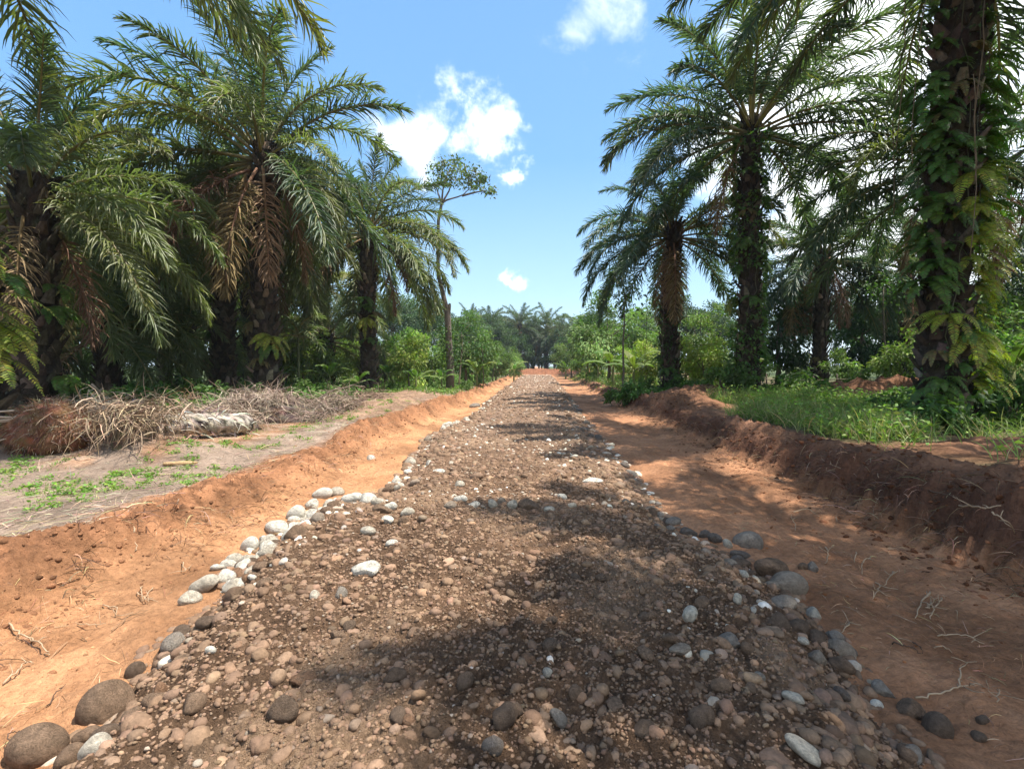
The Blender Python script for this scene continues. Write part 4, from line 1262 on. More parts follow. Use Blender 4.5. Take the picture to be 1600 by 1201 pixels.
cr = [(1070, 26, .75, 'cocoay', "between the two right trunks"), (1100, 24, .80, 'cocoay', "left of the tallest palm"), (1125, 27, .7, 'cocoa', "touching the tallest palm's trunk"),
      (1010, 33, .9, 'cocoay', "behind the bare dark trunk"), (975, 37, .75, 'cocoay', "behind the thin pole tree"), (1180, 26, .6, 'cocoa', "right of the tallest trunk"),
      (1260, 30, .6, 'cocoay', "left of the slim palm"), (1310, 24, .55, 'cocoa', "right of the slim palm"), (1400, 22, .7, 'cocoa', "behind the weeds by the near trunk"),
      (1550, 14, .7, 'cocoa', "right of the near trunk at the margin"), (940, 52, .9, 'cocoay', "by the far right bank"), (870 + 45, 66, .9, 'cocoay', "beside the road end"), (1590, 17, 1.0, 'cocoa', "at the right margin behind the mound")]
for i, (px, Y, s, k, d) in enumerate(cr):
    tree(k, px, Y, s, ("yellow tinged" if k == 'cocoay' else "mid green") + " bush " + d + " on the right", "bush", "bush", group="bushes among the right palms")

# the tall slender tree
def slender_tree():
    rng = rng_(900); Y = 28.0
    base = at_y(703, 604, Y); gz = float(ground_h(base[0], Y))
    root = bpy.data.objects.new("slender_tree", None); C.objects.link(root); root.location = (base[0], Y, gz)
    tag(root, "tall thin tree with bare crooked trunk and small crown against the cloud", "tree")
    loc = lambda px, py, dy=0: at_y(px, py, Y + dy) - np.array([base[0], Y, gz])
    a = Acc()
    path = [(703, 612), (704, 570), (701, 530), (699, 492), (692, 460), (685, 430), (684, 385), (685, 345), (690, 318)]
    pts = np.array([loc(*p) for p in path])
    tube(a, pts, [.26, .22, .19, .19, .14, .12, .10, .09, .08], 9, vcol(rng, 9 * 9 + 2, (.15, .125, .10), .2, .04), rough=.08, rng=rng)
    tube(a, np.array([loc(700, 497), loc(702, 478), loc(703, 474)]), [.13, .11, .06], 7, (.18, .15, .12))
    tips = [[(690, 318), (684, 300, 0), (680, 285, .5)], [(690, 318), (692, 295, -.3), (700, 268, -.5)], [(690, 318), (703, 296, .3), (708, 262, .6)],
            [(690, 318), (699, 312, .2), (722, 306, .4), (736, 292, .4)], [(722, 306), (745, 300, .3), (760, 298, 0)]]
    for tp in tips:
        q = np.array([loc(*p) for p in tp]); 
        tt = np.linspace(0, len(q) - 1, 8)
        q = np.stack([np.interp(tt, np.arange(len(q)), q[:, k]) for k in range(3)], 1)
        tube(a, q, np.linspace(.07, .02, 8), 5, (.15, .125, .10))
    link("trunk", a.mesh("trunk", M_WOOD, True), root)
    b = Acc()
    cl = [(683, 272, .55), (692, 256, .5), (704, 252, .5), (715, 262, .6), (700, 275, .6), (722, 278, .65), (735, 270, .5), (742, 288, .55), (728, 292, .5), (752, 295, .45), (760, 301, .35),
          (676, 285, .4), (711, 285, .5), (690, 290, .4), (748, 284, .4)]
    for (px, py, r) in cl:
        n = 95; c = loc(px + rng.uniform(-7, 7), py + rng.uniform(-9, 6), rng.uniform(-.9, .9))
        P = c + rng.normal(0, .42, (n, 3)) * r * np.array([1.25, 1.2, .8])
        leaves(b, P, rng.normal(0, 1, (n, 3)) + np.array([0, 0, -.4]), rng.uniform(.14, .26, n), rng, vcol(rng, n, (.12, .14, .06), .25), .5)
    # tufts on the trunk
    for (px, py) in [(698, 545), (705, 560), (695, 520)]:
        n = 120; P = loc(px, py) + rng.normal(0, .3, (n, 3)); leaves(b, P, rng.normal(0, 1, (n, 3)), .22, rng, vcol(rng, n, (.07, .11, .03), .25))
    link("crown", b.mesh("crown", M_LEAF), root)


slender_tree()


def pole_trees():
    """thin saplings: slim pole right of the road, pale forked stem, areca palm"""
    rng = rng_(910)
    # slim pole with sparse top
    for (px, Y, h, lab, r) in [(976, 21, 4.6, "thin straight pole tree near the road on the right, left of the dark trunk", .055),
                               (1383, 24, 5.0, "thin sapling standing in the shade left of the near trunk", .05),
                               (716, 32, 3.6, "pale thin stem forking beside the slender tree", .07),
                               (770, 43, 2.2, "thin stem under the lone rounded tree", .05), (755, 30, 2.4, "short thin sapling in the clearing near the bank", .035)]:
        x = float(at_y(px, 572, Y)[0]); gz = float(ground_h(x, Y))
        root = bpy.data.objects.new("sapling", None); C.objects.link(root); root.location = (x, Y, gz); tag(root, lab, "sapling")
        a = Acc(); m = 8; zz = np.linspace(-.1, h, m)
        pts = np.stack([np.cumsum(rng.normal(0, .04, m)), np.cumsum(rng.normal(0, .04, m)), zz], 1)
        tc = (.30, .24, .18) if px == 716 else (.12, .10, .075)
        tube(a, pts, np.linspace(r, r * .5, m), 6, tc)
        for k in range(4):
            s0 = pts[int(rng.integers(4, m))]; e = s0 + np.array([rng.uniform(-.7, .7), rng.uniform(-.5, .5), rng.uniform(.3, .8)])
            tube(a, np.stack([s0, (s0 + e) / 2 + [0, 0, .05], e]), [r * .4, r * .3, r * .12], 4, tc)
        link("trunk", a.mesh("trunk", M_WOOD, True), root)
        b = Acc(); n = 260; P = np.array([pts[-1][0], pts[-1][1], h]) + rng.normal(0, .45, (n, 3))
        leaves(b, P, rng.normal(0, 1, (n, 3)) + np.array([0, 0, -.5]), .2, rng, vcol(rng, n, (.06, .10, .03), .25))
        link("crown", b.mesh("crown", M_LEAF), root)
    # areca palms
    fr = [frond_mesh(40, -60, 1.5, 920 + i, droop=.5, pairs=26, lw=.05, ll=.42, bare=.15) for i in range(2)]
    for (px, Y, h, lab) in [(466, 20, 2.75, "slim areca palm standing alone between the two big left palms"), (534, 46, 4.6, "slim areca palm far behind the clearing, left of the patchy trunk")]:
        x = float(at_y(px, 572, Y)[0]); gz = float(ground_h(x, Y))
        root = bpy.data.objects.new("areca_palm", None); C.objects.link(root); root.location = (x, Y, gz); tag(root, lab, "palm tree")
        a = Acc(); zz = np.linspace(-.1, h, 7)
        tube(a, np.stack([.02 * np.sin(zz), 0 * zz, zz], 1), np.linspace(.06, .045, 7), 7, (.11, .12, .06))
        link("trunk", a.mesh("trunk", M_WOOD, True), root)
        for i in range(9):
            link("frond", fr[i % 2], root, (0, 0, h - .03 * i), (0, -.5 + .14 * i, i * 2.4), 1.0)


pole_trees()


def banana_leaf(seed, L=1.7, W=.42, e=60, col=(.12, .20, .035)):
    rng = rng_(seed); acc = Acc(); n = 14; s = np.linspace(0, 1, n)
    el = np.radians(e + (-20 - e) * s ** 1.6)
    pts = np.stack([np.cumsum(np.cos(el)) * L / n, 0 * s, np.cumsum(np.sin(el)) * L / n], 1)
    tube(acc, pts, np.linspace(.022, .005, n), 4, (.20, .24, .07), cap=False)
    w = W * .5 * np.sin(np.pi * np.clip((s - .12) / .9, 0, 1)) ** .55
    for sd in (1, -1):
        y = sd * w * (1 + rng.uniform(-.12, .05, n)); z = pts[:, 2] - .18 * w - rng.uniform(0, .05, n)
        V = np.concatenate([pts + [0, 0, .004], np.stack([pts[:, 0], y, z], 1)]); i = np.arange(n - 1)
        acc.add(V, [np.stack([i, i + 1, i + 1 + n, i + n], -1)], np.tile(np.array(col), (2 * n, 1)) * rng.uniform(.85, 1.15, (2 * n, 1)))
    return acc.mesh("leaf", M_LEAF, False)


BL = [banana_leaf(930 + i, 1.7 + .2 * i, .42, e, c) for i, (e, c) in enumerate([(80, (.085, .15, .03)), (62, (.08, .135, .03)), (40, (.11, .155, .035)), (70, (.15, .18, .04))])]


def banana(px, Y, s, label):
    rng = rng_(int(px + Y)); x = float(at_y(px, 572, Y)[0])
    root = bpy.data.objects.new("banana_plant", None); C.objects.link(root); root.location = (x, Y, float(ground_h(x, Y))); root.scale = (s, s, s)
    tag(root, label, "banana plant", "banana plants")
    a = Acc(); zz = np.linspace(-.1, 1.1, 5); tube(a, np.stack([0 * zz, 0 * zz, zz], 1), np.linspace(.11, .06, 5), 8, (.16, .17, .07))
    link("stem", a.mesh("stem", M_WOOD, True), root)
    for i in range(8):
        link("leaf", BL[int(rng.integers(4))], root, (0, 0, 1.0), (0, rng.uniform(-.1, .25), i * 2.4 + rng.uniform(-.2, .2)), rng.uniform(.75, 1.1))


for (px, Y, s, lab) in [(958, 33, 1.25, "banana plant behind the thin pole tree on the right"), (990, 30, 1.0, "banana plant close left of the dark bare trunk"), (1002, 36, 1.2, "yellowish banana plant behind the dark bare trunk"),
                        (935, 40, 1.1, "banana plant nearest the road on the right"), (745, 30, .75, "small banana plant at the edge of the clearing"), (815 - 12, 52, 1.0, "banana plant by the far left bank"),
                        (515, 22, .7, "small banana plant left of the patchy palm"), (605, 26, .7, "small banana plant right of the patchy palm"), (560, 21, .5, "tiny banana plant before the patchy palm"),
                        (690, 27, .6, "tiny banana plant at the foot of the slender tree"), (650, 24, .6, "small banana plant in the middle of the clearing"), (884, 60, 1.1, "banana plant by the right end of the road"),
                        (1582, 12.5, 1.0, "broad leaved banana plant at the right picture margin"), (1145, 24, .9, "banana plant behind the tallest palm's trunk"), (437, 22, .7, "small banana plant right of the big left trunk")]:
    banana(px, Y, s, lab)

# shrubs and weeds at the feet of the palms
for (px, Y, s, lab) in [(1440, 9.7, .6, "small leafy shrub at the left foot of the near trunk"), (1495, 9.5, .7, "leafy shrub right at the front of the near trunk"), (1385, 11.5, .6, "shrub among the grass left of the near trunk"),
                        (1545, 10.6, .8, "shrub on the right of the near trunk"), (1270, 15.5, .9, "taller leafy weed shrub in the grass before the slim palm"), (1165, 17.6, .9, "leafy shrub wrapping the foot of the tallest palm"),
                        (1130, 18.2, .8, "leafy shrub on the left foot of the tallest palm"), (1058, 22.4, .8, "shrub at the foot of the dark bare trunk"), (1010, 23, .7, "low shrub left of the dark bare trunk"),
                        (968, 19.5, .75, "low dark shrub around the thin pole tree"), (990, 19, .7, "low dark shrub right of the thin pole tree"), (20, 7.6, .55, "green weed shrub at the left end of the debris"), (50, 8.2, .4, "small weed shrub beside the uprooted root ball"),
                        (330, 13.5, .7, "shrub behind the debris row"), (250, 12.5, .7, "sunlit fern like shrub behind the dry clump"), (180, 12.2, .8, "shrub behind the fallen trunk"), (110, 11.6, .7, "shrub before the low crowned palm"),
                        (470, 18.5, .7, "shrub at the foot of the areca palm"), (500, 17.5, .6, "shrub behind the right end of the debris row"), (540, 20.5, .6, "shrub left of the patchy palm"), (600, 22.5, .55, "shrub right of the patchy palm"),
                        (390, 15, .7, "shrub left of the big palm's foot"), (295, 15.5, .8, "shrub in shade behind the debris"), (1430, 13, .8, "shrub in the shade behind the near trunk"), (1340, 19.5, .8, "shrub by the rail fence on the right"),
                        (1225, 20.5, .8, "shrub by the red mound and fence"), (1590, 10.0, .9, "shrub at the right margin above the mound"), (1500, 11.5, .9, "shrub in shade right behind the near trunk"), (1085, 21, .7, "sunlit shrub between the two right trunks"),
                        (730, 27, .5, "small shrub under the pale forked stem"), (675, 26, .5, "small shrub left of the slender trunk")]:
    tree('shrub', px, Y, s, lab, "shrub", "shrub", group="shrubs at the feet of the trees")


# ------------------------------------------------------------------ grass and ground cover
def grass_patch(name, label, seed, pts, hgt, n_bl, col, weed=0.0, weedcol=(.11, .20, .03), wsize=.07, dry=0.0, w=.009, spread=.12):
    rng = rng_(seed); acc = Acc()
    n = len(pts); k = n_bl
    P = np.repeat(pts, k, axis=0); P[:, :2] += rng.normal(0, spread, (len(P), 2))
    P[:, 2] = surf_h(P[:, 0], P[:, 1]) - .01
    hh = np.repeat(np.broadcast_to(hgt, (n,)), k) * rng.uniform(.5, 1.25, n * k)
    D = np.stack([rng.normal(0, .45, n * k), rng.normal(0, .45, n * k), np.ones(n * k)], 1)
    c = vcol(rng, n * k, col, .2, .08)
    if dry:
        dm = rng.random(n * k) < dry; c[dm] = vcol(rng, int(dm.sum()), (.36, .29, .16), .2)
    blades(acc, P, D, hh, np.full(n * k, w), 4, .55, .25, rng, c, tipw=.1)
    if weed:
        m = int(n * weed); q = pts[rng.integers(0, n, m)]
        for_each = 14
        Q = np.repeat(q, for_each, axis=0); hz = np.repeat(rng.uniform(.25, 1.0, m), for_each) * float(np.mean(hgt)) * 1.25
        Q[:, :2] += rng.normal(0, spread * .8, (len(Q), 2)); Q[:, 2] = surf_h(Q[:, 0], Q[:, 1]) + hz * rng.random(len(Q))
        leaves(acc, Q, rng.normal(0, 1, Q.shape) * [1, 1, .4] + [0, 0, .1], rng.uniform(.6, 1.3, len(Q)) * wsize, rng, vcol(rng, len(Q), weedcol, .22), .55)
    tag(link(name, acc.mesh(name, M_GRASS)), label, "grass" if 'grass' in name else "undergrowth", kind='stuff')


def region(rng, n, x0, x1, y0, y1, thr=.0, seed=0, f=.7):
    x = rng.uniform(x0, x1, n); y = rng.uniform(y0, y1, n)
    m = fbm(x * f, y * f, 3, seed) > thr
    return np.stack([x[m], y[m], 0 * x[m]], 1)


def build_ground_cover():
    rng = rng_(50)
    # the bright patch on the right bank
    p = region(rng, 3300, 5.0, 12.0, 5.2, 16.5, .42, 501)
    p = p[~((p[:, 0] < 5.6) & (p[:, 1] < 8) & (rng.random(len(p)) < .7))]
    p = p[(p[:, 0] - 8.6) ** 2 + (p[:, 1] - 10.6) ** 2 > .5]
    p = p[~((p[:, 1] < 10.4) & (p[:, 0] > .74 * p[:, 1] + .05 * np.sin(p[:, 1] * 5)) & (rng.random(len(p)) < .95))]
    p = p[(np.abs(p[:, 1] - 6.5 - (9.2 - p[:, 0]) * .3) > 0) & ~((p[:, 0] < 5.9) & (p[:, 1] > 12.5))]
    grass_patch("tall_grass", "bright green tall grass and leafy weeds on the right bank", 51, p, .50, 24, (.155, .215, .06), 1.1, (.18, .26, .055), .09, .24, .012, .17)
    p = region(rng, 1700, 8.5, 22, 9, 30, .42, 502, .4); p = p[~((np.abs(p[:, 1] - 17.8) < 1.6) & (p[:, 0] < 16.5))]
    grass_patch("shaded_grass", "thin green grass spreading under the right palms", 52, p, .28, 16, (.09, .14, .03), 1.2, (.09, .16, .03), .12, .1, .014, .3)
    p = region(rng, 160, 4.6, 6.6, 20.5, 25, .48, 503)
    grass_patch("low_grass", "low dark weeds along the far right bank edge", 53, p, .30, 20, (.06, .11, .025), 3, (.05, .10, .025), .10, .0, .012, .2)
    p = region(rng, 900, 4.6, 12, 24, 60, .42, 504, .3)
    grass_patch("far_grass", "pale green grass of the far right verge", 54, p, .3, 12, (.14, .17, .05), .6, (.12, .17, .04), .16, .2, .03, .5)
    p = np.vstack([region(rng, 2600, -14, -4.3, 20, 62, .36, 505, .3)])
    grass_patch("clearing_grass", "short green grass of the clearing left of the road", 55, p, .22, 16, (.12, .18, .045), .5, (.12, .19, .04), .14, .08, .026, .5)
    p = np.vstack([region(rng, 1500, -24, -8.6, 10.5, 26, .30, 506, .5), region(rng, 350, -9.2, -6.5, 11.8, 19, .42, 507, .6)])
    grass_patch("undergrowth", "green undergrowth of weeds under the left grove", 56, p, .36, 9, (.07, .12, .028), 3.2, (.085, .16, .032), .15, .0, .016, .3)
    # sparse tufts on the graded soil
    spots = [(520, 660), (500, 665), (470, 668), (440, 672), (400, 690), (372, 700), (350, 698), (300, 695), (285, 700), (260, 700), (480, 655), (540, 652), (560, 640), (590, 632), (610, 628),
             (585, 640), (640, 628), (140, 760), (130, 775), (150, 768), (110, 768), (180, 748), (225, 742), (240, 748), (60, 768), (85, 785), (20, 745), (45, 735), (10, 760), (30, 720), (5, 725),
             (330, 738), (310, 745), (430, 700), (455, 690), (570, 650), (495, 670), (515, 655)]
    P = []
    for (a, b) in spots:
        q = pt_on(a, b); k = 9 if b > 715 else 7
        P.append(q[None] + np.hstack([rng.normal(0, .16 + .01 * q[1], (k, 2)), np.zeros((k, 1))]))
    p = np.vstack(P)
    grass_patch("grass_tufts", "short scattered grass tufts on the graded soil at left", 57, p, .055, 14, (.16, .23, .05), .8, (.15, .24, .045), .045, .15, .006, .05)
    # dry scraps, twigs and straw strewn on the left flat
    acc = Acc(); n = 6500
    y = 2.6 * np.exp(rng.random(n) * math.log(26 / 2.6)); x = -3.5 - np.abs(rng.gamma(1.6, 1.3, n)); m = fbm(x * .9, y * .9, 3, 511) > .34; x, y = x[m], y[m]; n = len(x)
    P = np.stack([x, y, surf_h(x, y) + .008], 1); D = np.stack([rng.normal(size=n), rng.normal(size=n), rng.uniform(0, .25, n)], 1)
    blades(acc, P, D, rng.uniform(.05, .28, n), rng.uniform(.003, .008, n), 3, .15, .3, rng, vcol(rng, n, (.33, .26, .18), .3))
    tag(link("dry_straw", acc.mesh("dry_straw", M_STRAW)), "dry straw and twigs strewn over the grey soil at left", "straw", kind='stuff')
    # fibres and rootlets of the banks
    acc = Acc(); n = 9000
    y = 1.3 * np.exp(rng.random(n) * math.log(34 / 1.3)); sd = rng.random(n) < .60
    lb, rb, *_ = ground_parts(0 * y, y)
    x = np.where(sd, rb + .12 + rng.normal(0, .22, n), lb - .30 + rng.normal(0, .30, n))
    clus = fbm(x * 1.6, y * 1.6, 3, 513)
    m = clus > np.where(sd, .43, .53); x, y, sd = x[m], y[m], sd[m]; n = len(x)
    P = np.stack([x, y, ground_h(x, y) + rng.uniform(-.01, .03, n)], 1)
    D = np.stack([np.where(sd, -1, 1) * rng.uniform(.1, 1.2, n), rng.normal(0, .8, n), rng.uniform(-.3, .7, n)], 1)
    col = np.where((rng.random(n) < .35)[:, None], vcol(rng, n, (.34, .23, .14), .3), vcol(rng, n, (.10, .06, .038), .35))
    blades(acc, P, D, rng.uniform(.06, .34, n), rng.uniform(.003, .007, n), 4, .8, .5, rng, col)
    # loose fine ones on the red floor
    n = 5200; y = 1.6 * np.exp(rng.random(n) * math.log(16 / 1.6)); sd = rng.random(n) < .42
    x = np.where(sd, rng.uniform(1.9, 3.7, n), rng.uniform(-3.4, -2.2, n))
    ok = (x > right_edge(y)) | (x < left_edge(y)); ok &= fbm(x * 1.2, y * 1.2, 3, 515) > .45; x, y = x[ok], y[ok]; n = len(x)
    P = np.stack([x, y, surf_h(x, y) + .006], 1); D = np.stack([rng.normal(size=n), rng.normal(size=n), rng.uniform(0, .45, n)], 1)
    blades(acc, P, D, rng.uniform(.03, .14, n), rng.uniform(.002, .004, n), 4, .5, .6, rng, vcol(rng, n, (.36, .23, .13), .35))
    tag(link("rootlets", acc.mesh("rootlets", M_ROOT)), "fine torn rootlets hanging from the banks and lying on red earth", "rootlets", kind='stuff')


build_ground_cover()

# individual roots on the red earth: list of pixel polylines
ROOTS = [([(12, 974), (30, 992), (52, 1003), (72, 1020), (78, 1022)], 4, "long forked pale root on the orange earth at far left"),
 ([(4, 1068), (28, 1052), (40, 1040), (52, 1034)], 4, "branching white root tuft at the left picture edge"),
 ([(160, 946), (185, 955), (180, 962)], 2.5, "thin curved root above the left road edge"),
 ([(215, 925), (222, 935), (232, 940)], 2.5, "short pale rootlet among the tuft left of the cream stones"),
 ([(222, 915), (222, 938)], 2.5, "upright pale root of the tuft left of the cream stones"),
 ([(240, 918), (225, 938)], 2.5, "slanting pale root of the tuft left of the cream stones"),
 ([(175, 985), (205, 965), (240, 950)], 2.5, "long thin brown root slanting over the orange earth"),
 ([(75, 1100), (92, 1085), (100, 1072)], 3, "dark twig on the orange earth above the left cobbles"),
 ([(10, 1175), (20, 1150), (35, 1142)], 3, "dark bent twig at the lower left corner"),
 ([(285, 878), (290, 896), (298, 884)], 2, "small v shaped rootlet on the orange earth"),
 ([(208, 822), (212, 842), (214, 860)], 3, "light bare root hanging down the left bank"),
 ([(120, 975), (150, 980), (165, 976)], 2, "flat pale rootlet under the forked root"),
 ([(1433, 1091), (1470, 1087), (1500, 1076), (1534, 1069)], 4, "longest pale curved root on the red earth at lower right"),
 ([(1498, 1070), (1500, 1052), (1512, 1036)], 3.5, "pale root bent upright above the longest root"),
 ([(1465, 993), (1500, 995), (1538, 1006)], 3, "straight pale root on the red earth below the far pair"),
 ([(1455, 942), (1448, 955), (1460, 938)], 3, "crossing root in the pale tangle at right"),
 ([(1455, 925), (1440, 944), (1432, 965)], 3.5, "slanting root in the pale tangle at right"),
 ([(1472, 935), (1460, 955), (1453, 965)], 3, "short root ending the pale tangle at right"),
 ([(1370, 910), (1375, 920), (1366, 932)], 3, "hooked rootlet left of the pale tangle"),
 ([(1398, 893), (1390, 905), (1382, 914)], 3, "slanting pale rootlet between hooked root and bank"),
 ([(1360, 870), (1348, 882), (1346, 896)], 2.5, "long thin arched root on the red floor"),
 ([(1320, 980), (1328, 976), (1314, 990)], 3, "tiny pale root near the grey slanting stone"),
 ([(1290, 855), (1295, 868), (1290, 880)], 2.5, "short upright rootlet above the lone grey stone"),
 ([(1338, 862), (1335, 878)], 2.5, "small bright root fragment on the floor"),
 ([(1395, 1005), (1420, 1015), (1440, 1022)], 3, "dark buried root beside the red floor centre"),
 ([(1425, 1003), (1436, 1015), (1444, 1022)], 2.5, "pale twig crossing the dark buried root"),
 ([(1460, 1012), (1488, 1018)], 2.5, "short straight pale twig below the straight root"),
 ([(1558, 1095), (1562, 1085), (1560, 1080)], 2.5, "tiny curled root at the right edge of the red floor"),
 ([(1240, 800), (1262, 797), (1280, 806)], 2, "thin root on the far part of the red floor"),
 ([(1236, 808), (1244, 822), (1242, 830)], 2, "fine forked root above the slate row"),
 ([(1462, 800), (1500, 812), (1530, 815)], 3.5, "pale root sticking out of the dark right bank"),
 ([(1500, 790), (1540, 797), (1565, 790)], 3.5, "second pale root in the dark right bank"),
 ([(1550, 800), (1575, 820), (1590, 845)], 3.5, "long pale root drooping from the dark right bank"),
 ([(1572, 835), (1565, 850), (1600, 838)], 3.5, "branching pale root at the far right of the bank"),
 ([(1320, 730), (1318, 745), (1326, 752)], 3, "thick short root hanging from the bank crest"),
 ([(1275, 722), (1300, 728), (1330, 735)], 2, "long thin root running along the bank crest"),
 ([(1225, 722), (1222, 740)], 2.5, "root hanging from the middle of the right bank"),
 ([(1352, 725), (1370, 735), (1372, 748)], 2.5, "forked root hanging under the crest clod"),
 ([(1445, 760), (1460, 775), (1500, 778)], 3, "pale root over the dark hollow at right")]


def build_roots():
    rng = rng_(606)
    for (pl, w, lab) in ROOTS:
        P = [pt_on(a, b, .012) for (a, b) in pl]
        P = np.array(P)
        # keep on a believable length: hanging bank roots stay within reach of their first point
        d0 = P[0]
        for k in range(1, len(P)):
            v = P[k] - P[k - 1]; ln = np.linalg.norm(v)
            if ln > .6: P[k] = P[k - 1] + v / ln * .6
        tt = np.linspace(0, len(P) - 1, 4 * len(P))
        Q = np.stack([np.interp(tt, np.arange(len(P)), P[:, k]) for k in range(3)], 1)
        Q += rng.normal(0, .004, Q.shape)
        dist = P[0][1]
        r = .5 * w * dist / F_PX * .8
        dark = 'dark' in lab.split(' in ')[0] and 'bank' not in lab
        col = (.10, .065, .045) if dark else ((.26, .16, .09) if 'brown' in lab else (.38, .27, .17))
        a = Acc(); c0 = Q[0].copy(); Q = Q - c0
        Q[:, 2] += np.sin(np.linspace(0, np.pi, len(Q))) * .02
        tube(a, Q, np.linspace(r, r * .45, len(Q)), 5, col)
        if len(pl) > 2 and not dark:
            for k in range(3):
                i = int(rng.integers(2, len(Q) - 1)); e = Q[i] + rng.normal(0, .05, 3) * [1, 1, .5] + [0, 0, .02]
                tube(a, np.stack([Q[i], (Q[i] + e) / 2 + rng.normal(0, .006, 3), e]), [r * .6, r * .5, r * .3], 4, col)
        o = link("root", a.mesh("root", M_ROOT, True), loc=c0)
        tag(o, lab, "root", "torn roots on the red earth")


build_roots()


# ------------------------------------------------------------------ debris row on the left
def mound_mesh(acc, rng, c, rx, ry, rz, col, seed, amp=.25):
    V, Fc = ICO[4]
    n = fbm(V[:, 0] * 2 + 5, V[:, 1] * 2 + V[:, 2] * 2.2, 5, seed, .6)
    W = V * (1 + (n[:, None] - .5) * 2 * amp) * np.array([rx, ry, rz]) + np.asarray(c)
    acc.add(W, [Fc], vcol(rng, len(W), col, .3))


def straw_heap(label, px, py, L, Wd, H, n, col, seed, ang=0.0, name="dry_frond_heap", cat="frond heap", len_=.7):
    rng = rng_(seed); p = pt_on(px, py)
    gz = float(surf_h(p[0], p[1]))
    a = Acc()
    mound_mesh(a, rng, (0, 0, 0), L * .5, Wd * .5, H * .8, np.array(col) * .35, seed)
    m = n
    # bundles: leaflets leave a handful of fallen rachises
    nb = 26
    bx = rng.uniform(-.5, .5, nb) * L; by = rng.uniform(-.45, .45, nb) * Wd
    bz = H * np.sqrt(np.clip(1 - (bx / (L * .5)) ** 2 * .8 - (by / (Wd * .5)) ** 2 * .7, .03, 1))
    bd = unit(np.stack([rng.normal(0, 1, nb), rng.normal(0, .8, nb) - .4, rng.uniform(-.35, .35, nb)], 1))
    w = rng.integers(0, nb, m)
    P = np.stack([bx[w], by[w], bz[w]], 1) + bd[w] * rng.uniform(-.5, .5, (m, 1)) + rng.normal(0, .07, (m, 3))
    P[:, 2] = np.maximum(P[:, 2], .02)
    side = unit(np.cross(bd[w], [0, 0, 1.0])) * np.where(rng.random((m, 1)) < .5, 1, -1)
    D = side * .7 + bd[w] * .6 + rng.normal(0, .65, (m, 3)) + np.array([0, -.1, .0])
    cols = vcol(rng, m, col, .32, .05) * (.75 + .5 * rng.random((nb, 1)))[w]
    blades(a, P, D, rng.uniform(.2, 1.0, m) * len_, rng.uniform(.006, .017, m), 5, .75, .6, rng, cols)
    for k in range(nb):
        if k % 2: continue
        tt = np.linspace(-.34, .34, 8)[:, None] * min(L, 2.4)
        q = np.array([bx[k], by[k], bz[k] + .04]) + bd[k] * tt + np.array([0, 0, -.22]) * tt ** 2
        tube(a, q, np.linspace(.026, .008, 8), 5, np.array(col) * rng.uniform(.8, 1.3))
    o = link(name, a.mesh(name, M_STRAW), loc=(p[0], p[1], gz), rot=(0, 0, ang))
    tag(o, label, cat)
    return o


def felled_trunk(label, p0, p1, r, seed, col=(.40, .36, .32)):
    rng = rng_(seed); a = Acc(); m = 30; t = np.linspace(0, 1, m)[:, None]
    c = np.array(p0); q = (np.array(p1) - c) * t + np.array([0, 0, .04]) * np.sin(t * 3)
    V0 = a.n
    cols = vcol(rng, m * 18 + 2, col, .3, .04); dk = rng.random(len(cols)) < .22; cols[dk] = vcol(rng, int(dk.sum()), (.06, .05, .042), .3)
    tube(a, q, np.full(m, r) * rng.uniform(.9, 1.1, m), 18, cols, rough=.06, rng=rng)
    n = 260; k = rng.integers(0, m, n); th = rng.uniform(0, 6.28, n)
    ax = unit(q[-1] - q[0]); A = unit(np.cross(ax, [0, 0, 1.])); B = np.cross(ax, A)
    P = q[k] + (A * np.cos(th)[:, None] + B * np.sin(th)[:, None]) * r * 1.02
    blades(a, P, rng.normal(0, 1, (n, 3)) + ax * 1.5, rng.uniform(.1, .4, n), .018, 3, .5, .3, rng, vcol(rng, n, (.45, .40, .34), .35))
    o = link("felled_trunk", a.mesh("felled_trunk", M_LOG, False), loc=p0); tag(o, label, "felled trunk")


straw_heap("largest heap of dry greyish fronds before the big left palm", 420, 655, 2.6, 1.3, .55, 3800, (.28, .215, .165), 1001, .2)
straw_heap("smaller spread of dry fronds at the right end of the debris row", 505, 645, 1.9, 1.0, .34, 1500, (.26, .195, .145), 1002, .5)
straw_heap("loose dry fronds over the pale fallen trunk in mid row", 345, 668, 1.6, .8, .34, 1300, (.28, .21, .155), 1003, .1)
straw_heap("upright clump of drooping dry leaf strips beside the dark hollow", 208, 690, .6, .5, .55, 1100, (.27, .195, .13), 1004, 0, "dry_leaf_clump", "leaf clump", .62)
straw_heap("dry brown litter behind the uprooted root ball", 85, 655, 1.8, .7, .30, 900, (.17, .12, .085), 1005, 0, "dry_frond_heap", "frond heap", .45)
straw_heap("low brown litter heap behind the mid row at the grove edge", 310, 640, 2.2, 1.0, .35, 1500, (.20, .12, .075), 1006, .3)


straw_heap("long low pile of grey brown fronds behind the root ball and pale trunk", 175, 655, 3.0, .9, .34, 1900, (.28, .22, .17), 1007, .15)
straw_heap("flat dry fronds spread in front of the patchy palm", 560, 628, 2.4, 1.2, .22, 1500, (.27, .19, .135), 1008, .5)


